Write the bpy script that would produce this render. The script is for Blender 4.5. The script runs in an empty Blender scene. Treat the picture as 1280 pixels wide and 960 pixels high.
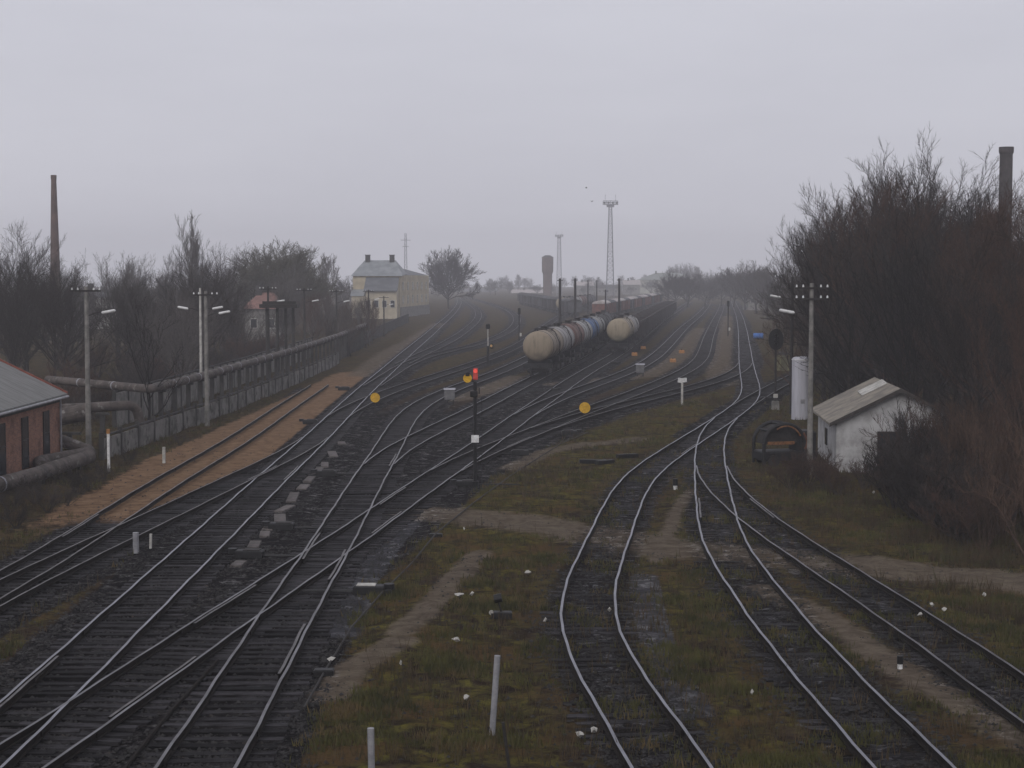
import bpy, math, random
import numpy as np
from mathutils import Vector, Matrix, Euler, noise as mnoise

random.seed(7); np.random.seed(7)
S = bpy.context.scene
COL = S.collection
PI = math.pi
R = math.radians

# ------------------------------------------------------------------ camera
F, H, HOR = 2100.0, 10.0, 347.0          # focal length in px of a 1280 px wide frame, height, horizon row
TH = math.atan((480 - HOR) / F)
cam_d = bpy.data.cameras.new('camera'); cam = bpy.data.objects.new('camera', cam_d); COL.objects.link(cam)
cam_d.sensor_fit = 'HORIZONTAL'; cam_d.sensor_width = 36; cam_d.lens = F / 1280 * 36
cam_d.clip_start = 0.5; cam_d.clip_end = 6000
cam.location = (0, 0, H); cam.rotation_euler = (PI / 2 - TH, 0, 0)
S.camera = cam
CT, ST = math.cos(TH), math.sin(TH)

def ray(px, py):
    x = (px - 640) / F; y = (480 - py) / F
    return Vector((x, CT + y * ST, -ST + y * CT))
def G(px, py, z=0.0):                     # where a pixel meets the plane at height z
    d = ray(px, py); t = (z - H) / d.z
    return Vector((d.x * t, d.y * t, z))
def P(px, py, Y):                         # where a pixel meets the depth Y
    d = ray(px, py); t = Y / d.y
    return Vector((d.x * t, Y, H + d.z * t))

# ------------------------------------------------------------------ materials
class NT:
    def __init__(s, tree): s.t = tree; s.n = tree.nodes; s.l = tree.links
    def node(s, typ, ins=None, **kw):
        n = s.n.new(typ)
        for k, v in kw.items(): setattr(n, k, v)
        for k, v in (ins or {}).items():
            if isinstance(v, bpy.types.NodeSocket): s.l.new(v, n.inputs[k])
            else: n.inputs[k].default_value = v
        return n
    def noise(s, vec, scale, detail=4, rough=.6, dist=0):
        return s.node('ShaderNodeTexNoise', {'Vector': vec, 'Scale': scale, 'Detail': detail, 'Roughness': rough, 'Distortion': dist}).outputs['Fac']
    def math(s, op, a, b=0.0, c=None, clamp=False):
        ins = {0: a, 1: b}
        if c is not None: ins[2] = c
        return s.node('ShaderNodeMath', ins, operation=op, use_clamp=clamp).outputs[0]
    def ss(s, v, a, b):                   # smoothstep a..b
        n = s.node('ShaderNodeMapRange', {'Value': v, 'From Min': a, 'From Max': b}, interpolation_type='SMOOTHSTEP')
        return n.outputs['Result']
    def mix(s, f, a, b):
        n = s.node('ShaderNodeMix', data_type='RGBA')
        for idx, v in ((0, f), (6, a), (7, b)):
            if isinstance(v, bpy.types.NodeSocket): s.l.new(v, n.inputs[idx])
            else: n.inputs[idx].default_value = v if idx == 0 else (*v, 1)
        return n.outputs[2]

def new_mat(name):
    m = bpy.data.materials.new(name); m.use_nodes = True
    t = NT(m.node_tree); b = m.node_tree.nodes['Principled BSDF']
    b.inputs['Specular IOR Level'].default_value = .25
    return m, t, b

def mat(name, c1, c2=None, scale=3.0, rough=.85, metal=0.0, bump=.0, bscale=30.0, stretch=(1, 1, 1), lo=.35, hi=.65,
        c3=None, s3=12.0, t3=.62, rnd=0.0, emit=None):
    m, t, b = new_mat(name)
    c2 = c2 or tuple(x * .65 for x in c1)
    co = t.node('ShaderNodeTexCoord').outputs['Object']
    mp = t.node('ShaderNodeMapping', {'Vector': co, 'Scale': stretch}).outputs[0]
    col = t.mix(t.ss(t.noise(mp, scale, 5, .65), lo, hi), c2, c1)
    if c3: col = t.mix(t.ss(t.noise(mp, s3, 4, .6), t3, t3 + .12), col, c3)
    if rnd:
        oi = t.node('ShaderNodeObjectInfo').outputs['Random']
        col = t.node('ShaderNodeHueSaturation', {'Color': col, 'Value': t.math('MULTIPLY_ADD', oi, rnd * 2, 1 - rnd)}).outputs[0]
    t.l.new(col, b.inputs['Base Color'])
    b.inputs['Roughness'].default_value = rough; b.inputs['Metallic'].default_value = metal
    if bump:
        bn = t.node('ShaderNodeBump', {'Height': t.noise(mp, bscale, 4, .6), 'Strength': bump, 'Distance': .03})
        t.l.new(bn.outputs[0], b.inputs['Normal'])
    if emit:
        b.inputs['Emission Color'].default_value = (*emit[0], 1); b.inputs['Emission Strength'].default_value = emit[1]
    return m

M = {}
M['rail_side'] = mat('rail_side', (.018, .014, .012), (.009, .008, .0075), 8, .8, 0, .3)  # rust tone deepened to paint in the shadow beside the rails
M['rail_top'] = mat('rail_top', (.30, .30, .335), (.20, .20, .22), .7, .42, 1.0)
M['rail_mid'] = mat('rail_mid', (.21, .205, .215), (.11, .105, .11), .6, .45, 1.0)
M['rail_dull'] = mat('rail_dull', (.16, .148, .148), (.07, .064, .062), 1.5, .5, .9)
M['sleeper'] = mat('sleeper', (.038, .036, .040), (.006, .0055, .0055), 1.6, .75, 0, .6, 18, (1, 9, 9), rnd=.7)
for k_ in ('sleeper', 'rail_side'): M[k_].node_tree.nodes['Principled BSDF'].inputs['Specular IOR Level'].default_value = .07
M['black_metal'] = mat('black_metal', (.014, .014, .015), (.008, .008, .009), 6, .55)
M['dark_iron'] = mat('dark_iron', (.03, .027, .026), (.016, .014, .013), 6, .7, 0, .3)
M['concrete'] = mat('concrete', (.23, .22, .205), (.12, .117, .11), 1.6, .9, 0, .3, 25, c3=(.1, .1, .09), s3=5)
M['concrete_dark'] = mat('concrete_dark', (.055, .052, .05), (.028, .027, .026), 1.2, .92, 0, .4, 25, c3=(.035, .036, .03), s3=2.3, t3=.55)
M['slab'] = mat('slab', (.115, .102, .098), (.06, .054, .052), 3, .9, 0, .4, 20, rnd=.2)
M['white'] = mat('white', (.72, .72, .72), (.5, .5, .5), 5, .7)
M['off_white'] = mat('off_white', (.5, .49, .46), (.3, .29, .27), 2, .8)
M['steel_grey'] = mat('steel_grey', (.33, .33, .35), (.22, .22, .235), 3, .5, .3)
M['galv'] = mat('galv', (.36, .36, .39), (.25, .25, .28), 2, .5, .5)
M['yellow'] = mat('yellow', (.62, .36, .02), (.42, .24, .015), 6, .6)
M['orange'] = mat('orange', (.34, .17, .055), (.22, .10, .04), 8, .8)
M['red'] = mat('red', (.55, .075, .06), (.4, .05, .045), 6, .55)
M['red_lamp'] = mat('red_lamp', (.8, .1, .08), (.7, .08, .06), 6, .3, emit=((1, .12, .08), .3))
M['blue'] = mat('blue', (.05, .16, .45), (.035, .1, .3), 3, .6)
M['rust'] = mat('rust', (.16, .06, .03), (.06, .028, .02), 4, .85, 0, .5)
M['rust_light'] = mat('rust_light', (.22, .095, .035), (.08, .04, .022), 5, .85, 0, .4)
M['bark_dark'] = mat('bark_dark', (.046, .038, .035), (.022, .019, .018), 4, .95, rnd=.45)
M['bark_red'] = mat('bark_red', (.075, .045, .034), (.04, .026, .021), 4, .95, rnd=.3)
M['bark_grey'] = mat('bark_grey', (.105, .094, .09), (.055, .05, .048), 4, .95, rnd=.25)
M['bark_russet'] = mat('bark_russet', (.082, .052, .037), (.042, .028, .022), 4, .95, rnd=.3)
M['bark_olive'] = mat('bark_olive', (.085, .078, .05), (.05, .045, .03), 4, .95, rnd=.2)
M['birch_bark'] = mat('birch_bark', (.36, .35, .33), (.1, .095, .09), 3, .9, stretch=(1, 1, 4))
M['dead_leaf'] = mat('dead_leaf', (.14, .07, .03), (.07, .038, .02), 9, .9, rnd=.3)
M['glass'] = mat('glass', (.03, .035, .04), (.02, .022, .026), 3, .15)

# ------------------------------------------------------------------ mesh builder
class MB:
    def __init__(s): s.v = []; s.f = []; s.mi = []
    def add(s, vs, fs, mi=0, mx=None):
        o = len(s.v)
        if mx is not None: vs = [mx @ Vector(v) for v in vs]
        s.v.extend([tuple(v) for v in vs]); s.f.extend([tuple(i + o for i in f) for f in fs]); s.mi.extend([mi] * len(fs))
        return s
    def box(s, c, d, rot=None, mi=0, bev=0.0, taper=1.0):
        x, y, z = d[0] / 2, d[1] / 2, d[2] / 2
        if bev <= 0:
            vs = [(-x, -y, -z), (x, -y, -z), (x, y, -z), (-x, y, -z), (-x * taper, -y * taper, z), (x * taper, -y * taper, z), (x * taper, y * taper, z), (-x * taper, y * taper, z)]
            fs = [(0, 3, 2, 1), (4, 5, 6, 7), (0, 1, 5, 4), (1, 2, 6, 5), (2, 3, 7, 6), (3, 0, 4, 7)]
        else:
            b = bev; vs = []; fs = []
            for zz, ins in ((-z, b), (-z + b, 0), (z - b, 0), (z, b)):
                vs += [(-x + ins, -y + ins, zz), (x - ins, -y + ins, zz), (x - ins, y - ins, zz), (-x + ins, y - ins, zz)]
            fs = [(3, 2, 1, 0), (12, 13, 14, 15)]
            for k in range(3):
                for j in range(4):
                    a = k * 4 + j; bb = k * 4 + (j + 1) % 4
                    fs.append((a, bb, bb + 4, a + 4))
        mx = Matrix.Translation(c)
        if rot is not None: mx = mx @ (rot if isinstance(rot, Matrix) else Euler(rot).to_matrix()).to_4x4()
        return s.add(vs, fs, mi, mx)
    def tube(s, pts, rad, n=8, mi=0, cap=True):
        pts = [Vector(p) for p in pts]
        if not hasattr(rad, '__len__'): rad = [rad] * len(pts)
        vs = []; fs = []
        up = None
        for i, p in enumerate(pts):
            d = (pts[min(i + 1, len(pts) - 1)] - pts[max(i - 1, 0)])
            d = d.normalized() if d.length > 1e-9 else Vector((0, 0, 1))
            if up is None:
                a = Vector((0, 0, 1)) if abs(d.z) < .9 else Vector((1, 0, 0))
                up = d.cross(a).normalized()
            u = (up - d * up.dot(d)); u = u.normalized() if u.length > 1e-6 else d.orthogonal().normalized(); up = u
            w = d.cross(u)
            for k in range(n):
                a = 2 * PI * k / n
                vs.append(p + (u * math.cos(a) + w * math.sin(a)) * rad[i])
        for i in range(len(pts) - 1):
            for k in range(n):
                k2 = (k + 1) % n
                fs.append((i * n + k, i * n + k2, i * n + n + k2, i * n + n + k))
        if cap:
            fs.append(tuple(range(n - 1, -1, -1))); fs.append(tuple(range((len(pts) - 1) * n, len(pts) * n)))
        return s.add(vs, fs, mi)
    def prism(s, poly, a, b, axis='y', mi=0, mx=None):      # poly in the two other axes, extruded a..b
        n = len(poly)
        def mk(p, t):
            return {'x': (t, p[0], p[1]), 'y': (p[0], t, p[1]), 'z': (p[0], p[1], t)}[axis]
        vs = [mk(p, a) for p in poly] + [mk(p, b) for p in poly]
        fs = [tuple(range(n)), tuple(range(2 * n - 1, n - 1, -1))] + [(i, i + n, (i + 1) % n + n, (i + 1) % n) for i in range(n)]
        return s.add(vs, fs, mi, mx)
    def build(s, name, mats, parent=None, smooth=False):
        me = bpy.data.meshes.new(name)
        me.from_pydata(s.v, [], s.f)
        mats = mats if isinstance(mats, (list, tuple)) else [mats]
        for m in mats: me.materials.append(m)
        if len(mats) > 1: me.polygons.foreach_set('material_index', s.mi)
        if smooth:
            me.polygons.foreach_set('use_smooth', [True] * len(s.f))
        me.update()
        o = bpy.data.objects.new(name, me); COL.objects.link(o)
        if parent: o.parent = parent
        return o

def np_mesh(name, V, Fq, mats, parent=None, smooth=False):
    me = bpy.data.meshes.new(name)
    k = Fq.shape[1]
    me.vertices.add(len(V)); me.vertices.foreach_set('co', np.asarray(V, np.float32).ravel())
    me.loops.add(Fq.size); me.loops.foreach_set('vertex_index', Fq.astype(np.int32).ravel())
    me.polygons.add(len(Fq)); me.polygons.foreach_set('loop_start', np.arange(0, Fq.size, k, dtype=np.int32))
    me.update(calc_edges=True); me.validate()
    for m in (mats if isinstance(mats, (list, tuple)) else [mats]): me.materials.append(m)
    if smooth: me.polygons.foreach_set('use_smooth', np.ones(len(Fq), bool))
    o = bpy.data.objects.new(name, me); COL.objects.link(o)
    if parent: o.parent = parent
    return o

def tag(o, label=None, cat=None, group=None, kind=None):
    for k, v in (('label', label), ('category', cat), ('group', group), ('kind', kind)):
        if v: o[k] = v
    return o
def empty(name, loc, label, cat, rz=0, group=None):
    o = bpy.data.objects.new(name, None); COL.objects.link(o)
    o.empty_display_size = .2
    o.location = loc; o.rotation_euler = (0, 0, rz)
    return tag(o, label, cat, group)
def copy_tree(o, parent=None):
    kids = list(o.children)
    c = o.copy(); COL.objects.link(c); c.parent = parent
    for ch in kids: copy_tree(ch, c)
    return c
def dup(o, loc, rz=0, label=None, group=None, sc=None):
    c = copy_tree(o); c.location = loc; c.rotation_euler = (0, 0, rz)
    if label: c['label'] = label
    if group: c['group'] = group
    if sc: c.scale = sc if hasattr(sc, '__len__') else (sc, sc, sc)
    return c

# ------------------------------------------------------------------ tracks
GAUGE = 1.59
class Track:
    """centre line X(Y) fitted through traced points of the left rail, right rail and middle"""
    def __init__(s, Lp=(), Rp=(), Cp=(), y0=30, y1=None, lam=3.0):
        data = []
        for pts, off in ((Lp, GAUGE / 2), (Rp, -GAUGE / 2), (Cp, 0)):
            for (px, py) in pts:
                g = G(px, py, .2); data.append((g.y, g.x, off))
        D = np.array(data); ymax = D[:, 0].max(); ymin = D[:, 0].min()
        s.y0 = min(y0, ymin) if y0 is not None else ymin
        s.y1 = y1 or ymax
        n = int((s.y1 - s.y0) / 2) + 2
        s.ys = np.linspace(s.y0, s.y1, n); dy = s.ys[1] - s.ys[0]
        sl = np.zeros(len(D))
        for it in range(3):
            xc = D[:, 1] + D[:, 2] * np.sqrt(1 + sl ** 2)
            w = np.minimum(1.0, (60 / D[:, 0]) ** 1.1)
            A = np.zeros((n, n)); b = np.zeros(n)
            t = np.clip((D[:, 0] - s.y0) / dy, 0, n - 1.001); i = t.astype(int); fr = t - i
            for k in range(len(D)):
                a = (1 - fr[k], fr[k])
                for p in (0, 1):
                    for q in (0, 1): A[i[k] + p, i[k] + q] += w[k] * a[p] * a[q]
                    b[i[k] + p] += w[k] * a[p] * xc[k]
            D3 = np.zeros((n - 2, n))
            sc = np.clip(s.ys[1:-1] / 60, .6, 8)
            for k in range(n - 2): D3[k, k:k + 3] = np.array((1, -2, 1)) / dy ** 2 * math.sqrt(lam) * 6 * sc[k]
            s.xs = np.linalg.solve(A + D3.T @ D3 + np.eye(n) * 1e-9, b)
            sl = np.interp(D[:, 0], s.ys, np.gradient(s.xs, s.ys))
        s.sl = np.gradient(s.xs, s.ys)
    def X(s, y): return np.interp(y, s.ys, s.xs)
    def slope(s, y): return np.interp(y, s.ys, s.sl)
    def at(s, y, off=0.0):
        x = float(s.X(y)); m = float(s.slope(y)); k = 1 / math.sqrt(1 + m * m)
        return Vector((x + off * k, y - off * m * k, 0)), math.atan2(1, m)   # point, heading angle from +X

ML = [(10,873),(25,860),(50,836.7),(91.7,800),(133,763),(167,733),(213,691.7),(240,670),(277.5,635),(299,617.5),(320,597.5),(342.5,580),(365,560),(380,547.5),(411,519),(436,496),(451,482.5),(467.5,470.5),(485,456),(502.5,441),(516,429),(532,417)]
MR = [(10,951.7),(45,918),(75,884),(100,861.7),(130,831.7),(161.7,799),(213,748),(281,679),(320,639),(361,596),(397.5,560),(426,531),(446,509),(467.5,487),(485,470),(497.5,457.5),(514,442),(530,429)]
MC = [(548,407),(560,397),(570,386),(574,378),(573,372)]
BL = [(10,928),(80,881),(117,860),(167,827),(207,798),(250,772),(293,745),(333,720),(367,697),(413,672),(454,642.5),(487.5,620),(540,586),(587.5,554),(642.5,516),(680,494),(710,474),(730,462.5),(750,451)]
BR = [(66.7,951.7),(105,923),(141.7,898),(213,848),(280,799),(320,771.7),(341.7,757),(376.7,732),(393,721.7),(426.7,697),(460,671.7),(505,640),(539,614),(576,589),(590,577.5),(617.5,559),(636,545),(652.5,531),(679,511),(722.5,476),(747.5,460)]
BC = [(782,436),(812,412),(838,393),(852,384),(862,377)]
DL0 = [(201.7,951.7),(225,915),(243,891.7),(266.7,856.7),(306,800),(323,772),(331.7,760),(361.7,720),(385,684),(402.5,655),(417.5,635),(432.5,612.5),(446,591)]
DR0 = [(298,951.7),(330,895),(356.7,838),(375.5,800),(400,750),(415,724),(433,694),(450,661),(460,641),(465,630),(472.5,615),(481,596),(488,585)]
D1L = DL0 + [(465,565),(480,544),(492.5,524),(505,511),(521,501),(540,492.5),(562.5,482.5),(589,474),(620,463)]
D1R = DR0 + [(496,574),(504,553),(514,535),(525,519),(538,506),(561,494),(580,485),(595,479),(620,471)]
D1C = [(650,452),(690,432),(720,415),(760,396),(800,381)]
D2L = DL0 + [(454,581),(465,570),(482.5,558.5),(502.5,549.5),(520,541),(555,525),(589,509),(605,500),(642.5,481),(661,472.5)]
D2R = DR0 + [(501,573),(517.5,560),(540,547.5),(551,541),(589,521),(607.5,511),(630,499),(661,481)]
D2C = [(700,457),(726,445),(760,424),(800,403),(835,386)]
EL = BL[:15] + [(680,502),(714,489),(730,482),(747.5,476),(772.5,466),(785,460),(804,450),(819,439),(837.5,422),(850,410),(867.5,397.5)]
ER = BR[:18] + [(660,526),(679,513),(697.5,502.5),(710,495),(730,488),(747.5,482),(779,471),(804,461),(825,447.5),(840,432.5),(852.5,417.5),(862.5,406),(874,396)]
EC = [(880,387),(886,379)]
FL = BL[:13] + [(557,577),(595,561),(615,553),(645,542),(680,529),(691,525),(714,515),(741,506),(766,497.5),(791,487.5),(800,484),(825,474),(850,463),(862.5,453),(870,442.5),(876,427.5),(882.5,414),(890,399)]
FR = BR[:14] + [(587.5,584),(607.5,573),(645,556),(680,542),(714,526),(735,517),(760,508),(785,498),(820,484),(860,466),(880,455),(887.5,442.5),(891,427.5),(896,411),(901,397.5)]
FC = [(901,387),(903,379)]
GL = FL[:18] + [(700,522),(730,514),(766,505.5),(800,496.5),(850,484.5),(887.5,474),(907.5,466),(920,457),(924,446),(923,427.5),(922.5,410)]
GR = FR[:18] + [(714,529),(730,524),(772,512),(800,503),(862.5,489),(900,478),(925,469),(939,459),(940,442.5),(936,424)]
HL = [(922.5,410),(923,427.5),(923,446),(925,465),(927,480),(926,491),(921,501),(912.5,509),(900,517),(890,524),(870,537)]
HR = [(932.5,409),(936,424),(940,442.5),(942.5,457.5),(946,472.5),(950,486),(949,495),(945,502),(938,509.5),(920,523)]
HC = [(924,395),(919,383),(916,375)]
T1L = HL + [(840,555),(817,569),(785,592),(762.5,620),(748,645),(731,680),(722,697),(708,730),(702,757),(702,783),(710,817),(730,853),(753,893),(785,953)]
T1R = HR + [(895,540),(870,557),(840,579),(820,598),(807,617),(785,680),(783,685),(770,733),(769,760),(777,790),(797,830),(827,877),(884,953)]
T2L = HL[:9] + [(885,529),(876,543),(870,560),(868,582),(868,615),(872.5,655),(876,670),(892,701),(920.6,740.6),(956.5,794.5),(985,834),(1053.6,915)]
T2R = HR[:9] + [(920,525),(909,540),(906,555),(908,585),(914,615),(920,640),(928,665),(946,701),(974.5,740),(1014,786),(1060,832),(1107.5,879),(1145,915)]
T3L = HL[:9] + [(885,529),(876,543),(870,560),(868,578),(872,590),(883,607.5),(900,625),(920,645),(928,654),(964,681),(1000,706.5),(1043,734),(1082,762),(1125,792),(1172,827),(1215,858),(1269,897)]
T3R = HR[:9] + [(920,525),(909,540),(906,555),(909,575),(923,608),(945,628.6),(977,651),(1004,669),(1043,692),(1082,717),(1136,751),(1179,778),(1222.5,805),(1273,838)]
T5L = [(870,537),(890,524),(910,510),(927.5,498),(950,486),(960,481),(989,468)]
T5R = [(895,540),(920,523),(939,510),(960,496),(985,483)]
KL = [(10,712),(33,697),(72,675),(107,653),(143,629),(213,588),(240,574),(266,560),(300,538),(345,507.5),(387.5,481)]
KR = [(10,743),(46.7,720),(83,698),(126.7,670),(158,648),(180,636),(213,613),(240,595),(271,576),(294,561),(340,531),(405,486)]
LL = [(13,720),(72,692),(123,670),(150,657.5),(183,643),(213,630),(240,616.5),(277.5,599),(315,581),(356,560),(380,547.5),(411,519),(436,496)]
LR = [(10,754),(72,720),(117,697),(163,674),(213,650),(240,635.5),(277.5,616),(320,596),(344,585),(374,571),(397.5,558),(426,531),(446,509)]
NL = ML[13:15] + [(424,512),(452,500.5),(476,490),(497,482),(530,472),(560,462.5),(585,454)]
NR = MR[10:12] + [(446,511),(477.5,497.5),(497.5,489),(525,479),(566,466)]
NC = [(600,452),(640,436),(668,418),(690,402),(712,388)]
OL = ML[16:18] + [(485,458),(497.5,450),(516,442)]
OC = [(478,478),(500,466),(530,453),(560,443),(590,434),(620,422),(640,410),(646,401),(642,392),(624,383),(603,376.5),(583,371)]
PC = [(503,455),(530,441),(558,429),(580,414),(597,398),(598,390),(590,382),(574,372)]

TR = {}
TR['M'] = Track(ML, MR, MC)
TR['B'] = Track(BL, BR, BC)
TR['D1'] = Track(D1L, D1R, D1C)
TR['D2'] = Track(D2L, D2R, D2C)
TR['E'] = Track(EL, ER, EC)
TR['F'] = Track(FL, FR, FC)
TR['G'] = Track(GL, GR, HC)
TR['T1'] = Track(T1L, T1R, HC, lam=.6)
TR['T2'] = Track(T2L, T2R, lam=.6)
TR['T3'] = Track(T3L, T3R, lam=.6)
TR['T5'] = Track(T5L, T5R, y0=None, y1=185)
TR['K'] = Track(KL, KR, y0=45)
TR['L'] = Track(LL, LR, y0=45)
TR['N'] = Track(NL, NR, NC, y0=None)
TR['O'] = Track(OL, (), OC, y0=None)
TR['P'] = Track((), (), PC, y0=None)

def extent(child, main, ya, yb, thr=.09):       # where a branch leaves its parent
    ys = np.arange(ya, yb, .5)
    d = np.abs(TR[child].X(ys) - TR[main].X(ys)); return ys, d
def toe(child, main, far_side=True, thr=.08):
    a = max(TR[child].y0, TR[main].y0); b = min(TR[child].y1, TR[main].y1)
    ys = np.arange(a, b, .5); d = np.abs(TR[child].X(ys) - TR[main].X(ys))
    idx = np.where(d < thr)[0]
    return ys, d, idx

LBL = {
 'M': 'long bright track down the left side, running past the brick shed towards the yellow building',
 'B': 'track from the bottom left corner sweeping right to the right-hand wagon rake',
 'D1': 'track curving left of the black mast and past the left side of the tank wagons',
 'D2': 'track under the beige tank wagon, forking right left of the black mast',
 'E': 'track just right of the right-hand wagon rake, leaving the rake track short of the wagons',
 'F': 'track bending round the yellow disc and up beside the tan strip',
 'G': 'track passing behind the cream T-shaped post to join the straight line at right',
 'T1': 'shiny S-curved track in the right foreground running up to the far straight line',
 'T2': 'middle track of the three in the right foreground, left of the pale footpath',
 'T3': 'rightmost track, running under the thicket edge right of the pale footpath',
 'T5': 'short siding running right behind the round-headed signal',
 'K': 'rusty track set in the orange sand beside the concrete fence',
 'L': 'dark track crossing the sandy one and joining the long left track',
 'N': 'far track leaving the long left one behind the yellow disc',
 'O': 'far hazy track looping round the green strip beside the small signal',
 'P': 'far hazy track curving left in front of the lone round tree',
}
ORDER = ['M','B','D1','D2','E','F','G','T1','T2','T3','T5','K','L','N','O','P']
PARENT = {'D2':'D1','E':'B','F':'B','G':'F','T2':'T1','T3':'T2','T5':'T1','N':'M','O':'M','P':'O','L':'M'}
DULL = {'K','L','N','O','P','T5','F','G'}

def rail_mesh(tr, off, ya, yb, dz, top, parent):
    ys = [ya]
    while ys[-1] < yb: ys.append(ys[-1] + max(.8, ys[-1] * .012))
    ys[-1] = yb
    prof = [(-.065, 0), (.065, 0), (.065, .02), (.014, .035), (.014, .125), (.037, .14), (.037, .178), (-.037, .178), (-.037, .14), (-.014, .125), (-.014, .035), (-.065, .02)]
    n = len(prof); vs = []; fs = []; mi = []
    for y in ys:
        p, a = tr.at(y, off); m = float(tr.slope(y)); k = 1 / math.sqrt(1 + m * m); nx, ny = k, -m * k
        wob = .012 * math.sin(y * .9 + off) + .008 * math.sin(y * 2.3)
        for (u, z) in prof: vs.append((p.x + nx * (u + wob), p.y + ny * u, z + dz))
    for i in range(len(ys) - 1):
        for k in range(n):
            k2 = (k + 1) % n
            fs.append((i * n + k, i * n + n + k, i * n + n + k2, i * n + k2)); mi.append(1 if k == 6 else 0)
    b = MB(); b.v = vs; b.f = fs; b.mi = mi
    y = ya + 4 + (off > 0) * 2.2
    while y < min(yb, 130):                       # fishplates at the joints
        p, a = tr.at(y, off)
        for sd in (-.05, .05): b.box((p.x + sd * math.sin(a), p.y - sd * math.cos(a), dz + .09), (.8, .03, .1), rot=(0, 0, a))
        y += 12.5
    return b.build('rail', [M['rail_side'], M['rail_top'] if top == 2 else M['rail_mid'] if top else M['rail_dull']], parent)

# sleeper shapes shared by every copy
SLEEPER_MESH = []
for k in range(5):
    b = MB(); b.box((0, 0, 0), (2.72, .24, .16), bev=.012)
    for i, v in enumerate(b.v):
        b.v[i] = (v[0] + random.uniform(-.03, .03), v[1] + random.uniform(-.012, .012), v[2] + random.uniform(-.01, .008))
    o = b.build('sleeper', M['sleeper']); SLEEPER_MESH.append(o.data); bpy.data.objects.remove(o)

CHECK = [('B', 1, 40), ('M', -1, 40), ('D1', 1, 44), ('B', -1, 50), ('D1', 1, 57), ('B', 1, 67), ('D1', -1, 61), ('M', 1, 84), ('L', 1, 84), ('K', -1, 66), ('D1', 1, 90), ('B', -1, 75), ('F', 1, 100), ('T2', -1, 71), ('T3', 1, 71), ('T1', 1, 96)]
def build_track(key, zi):
    tr = TR[key]; par = PARENT.get(key)
    ya, yb = tr.y0, tr.y1
    sl_a = ya
    gap = None
    if par:
        ys, d, idx = toe(key, par)
        pt = TR[par]
        if key in ('T2', 'T3', 'L', ):                  # branch runs towards the camera
            if len(idx): yb = float(ys[idx[0]]) if key != 'L' else float(ys[idx[0]])
            gap = lambda y: abs(float(tr.X(y) - pt.X(y))) > 1.1
        elif key == 'G':
            if len(idx): ya = float(ys[idx[idx < len(ys) // 2][-1]]) if len(idx[idx < len(ys) // 2]) else ya
            h = TR['T1']; yy = np.arange(150, min(tr.y1, h.y1), .5); dd = np.abs(tr.X(yy) - h.X(yy)); j = np.where(dd < .1)[0]
            yb = float(yy[j[0]]) if len(j) else 215.0
            gap = lambda y: abs(float(tr.X(y) - pt.X(y))) > 1.1 and abs(float(tr.X(y) - h.X(y))) > 1.1
        else:
            if len(idx): ya = float(ys[idx[-1]])
            gap = lambda y: abs(float(tr.X(y) - pt.X(y))) > 1.1
    c, a = tr.at((ya + min(yb, ya + 60)) / 2)
    buried = key in ('T1', 'T2', 'T3')
    root = empty('railway_track', (0, 0, 0), LBL[key], 'railway track')
    dz = .045 + zi * .0015
    rail_mesh(tr, -GAUGE / 2, ya, yb, dz, 2 if key in ('T1', 'T2', 'M') else int(key not in DULL), root)
    rail_mesh(tr, GAUGE / 2, ya, yb, dz, 2 if key in ('T1', 'T2', 'M') else int(key not in DULL), root)
    for (ck, sd, yc) in CHECK:
        if ck == key and ya + 3 < yc < yb - 3:
            o = rail_mesh(tr, sd * (GAUGE / 2 - .13), yc - 3, yc + 3, dz + .002, 0, root); o.name = 'check_rail'
    # sleepers: the hundred nearest each an object, the far rest one object
    y = ya + .3; cnt = 0; far = MB()
    while y < min(yb, 330):
        step = .56 / math.sqrt(1 + float(tr.slope(y)) ** 2)
        if gap is None or gap(y):
            p, hd = tr.at(y)
            vis = abs(p.x) < .33 * y + 3
            z = (-.108 if buried else -.045) + random.uniform(-.03, .012)
            if key == 'K' and y > 68: z -= .2
            rz = hd - PI / 2 + random.gauss(0, .02)
            if vis:
                if cnt < 100:
                    o = bpy.data.objects.new('sleeper', random.choice(SLEEPER_MESH)); COL.objects.link(o); o.parent = root
                    if key == 'K' and y > 74: y += step; continue
                    o.location = (p.x + random.gauss(0, .05), p.y, z); o.rotation_euler = (random.gauss(0, .01), random.gauss(0, .006), rz)
                    cnt += 1
                else:
                    far.box((p.x, p.y, z), (2.72, .24, .16), rot=(0, 0, rz))
        y += step
    if far.v:
        o = far.build('sleepers', M['sleeper'], root); o['kind'] = 'stuff'
    return root, ya, yb
TY = {}
for zi, k in enumerate(ORDER): _, a_, b_ = build_track(k, zi); TY[k] = (a_, b_)

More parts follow.
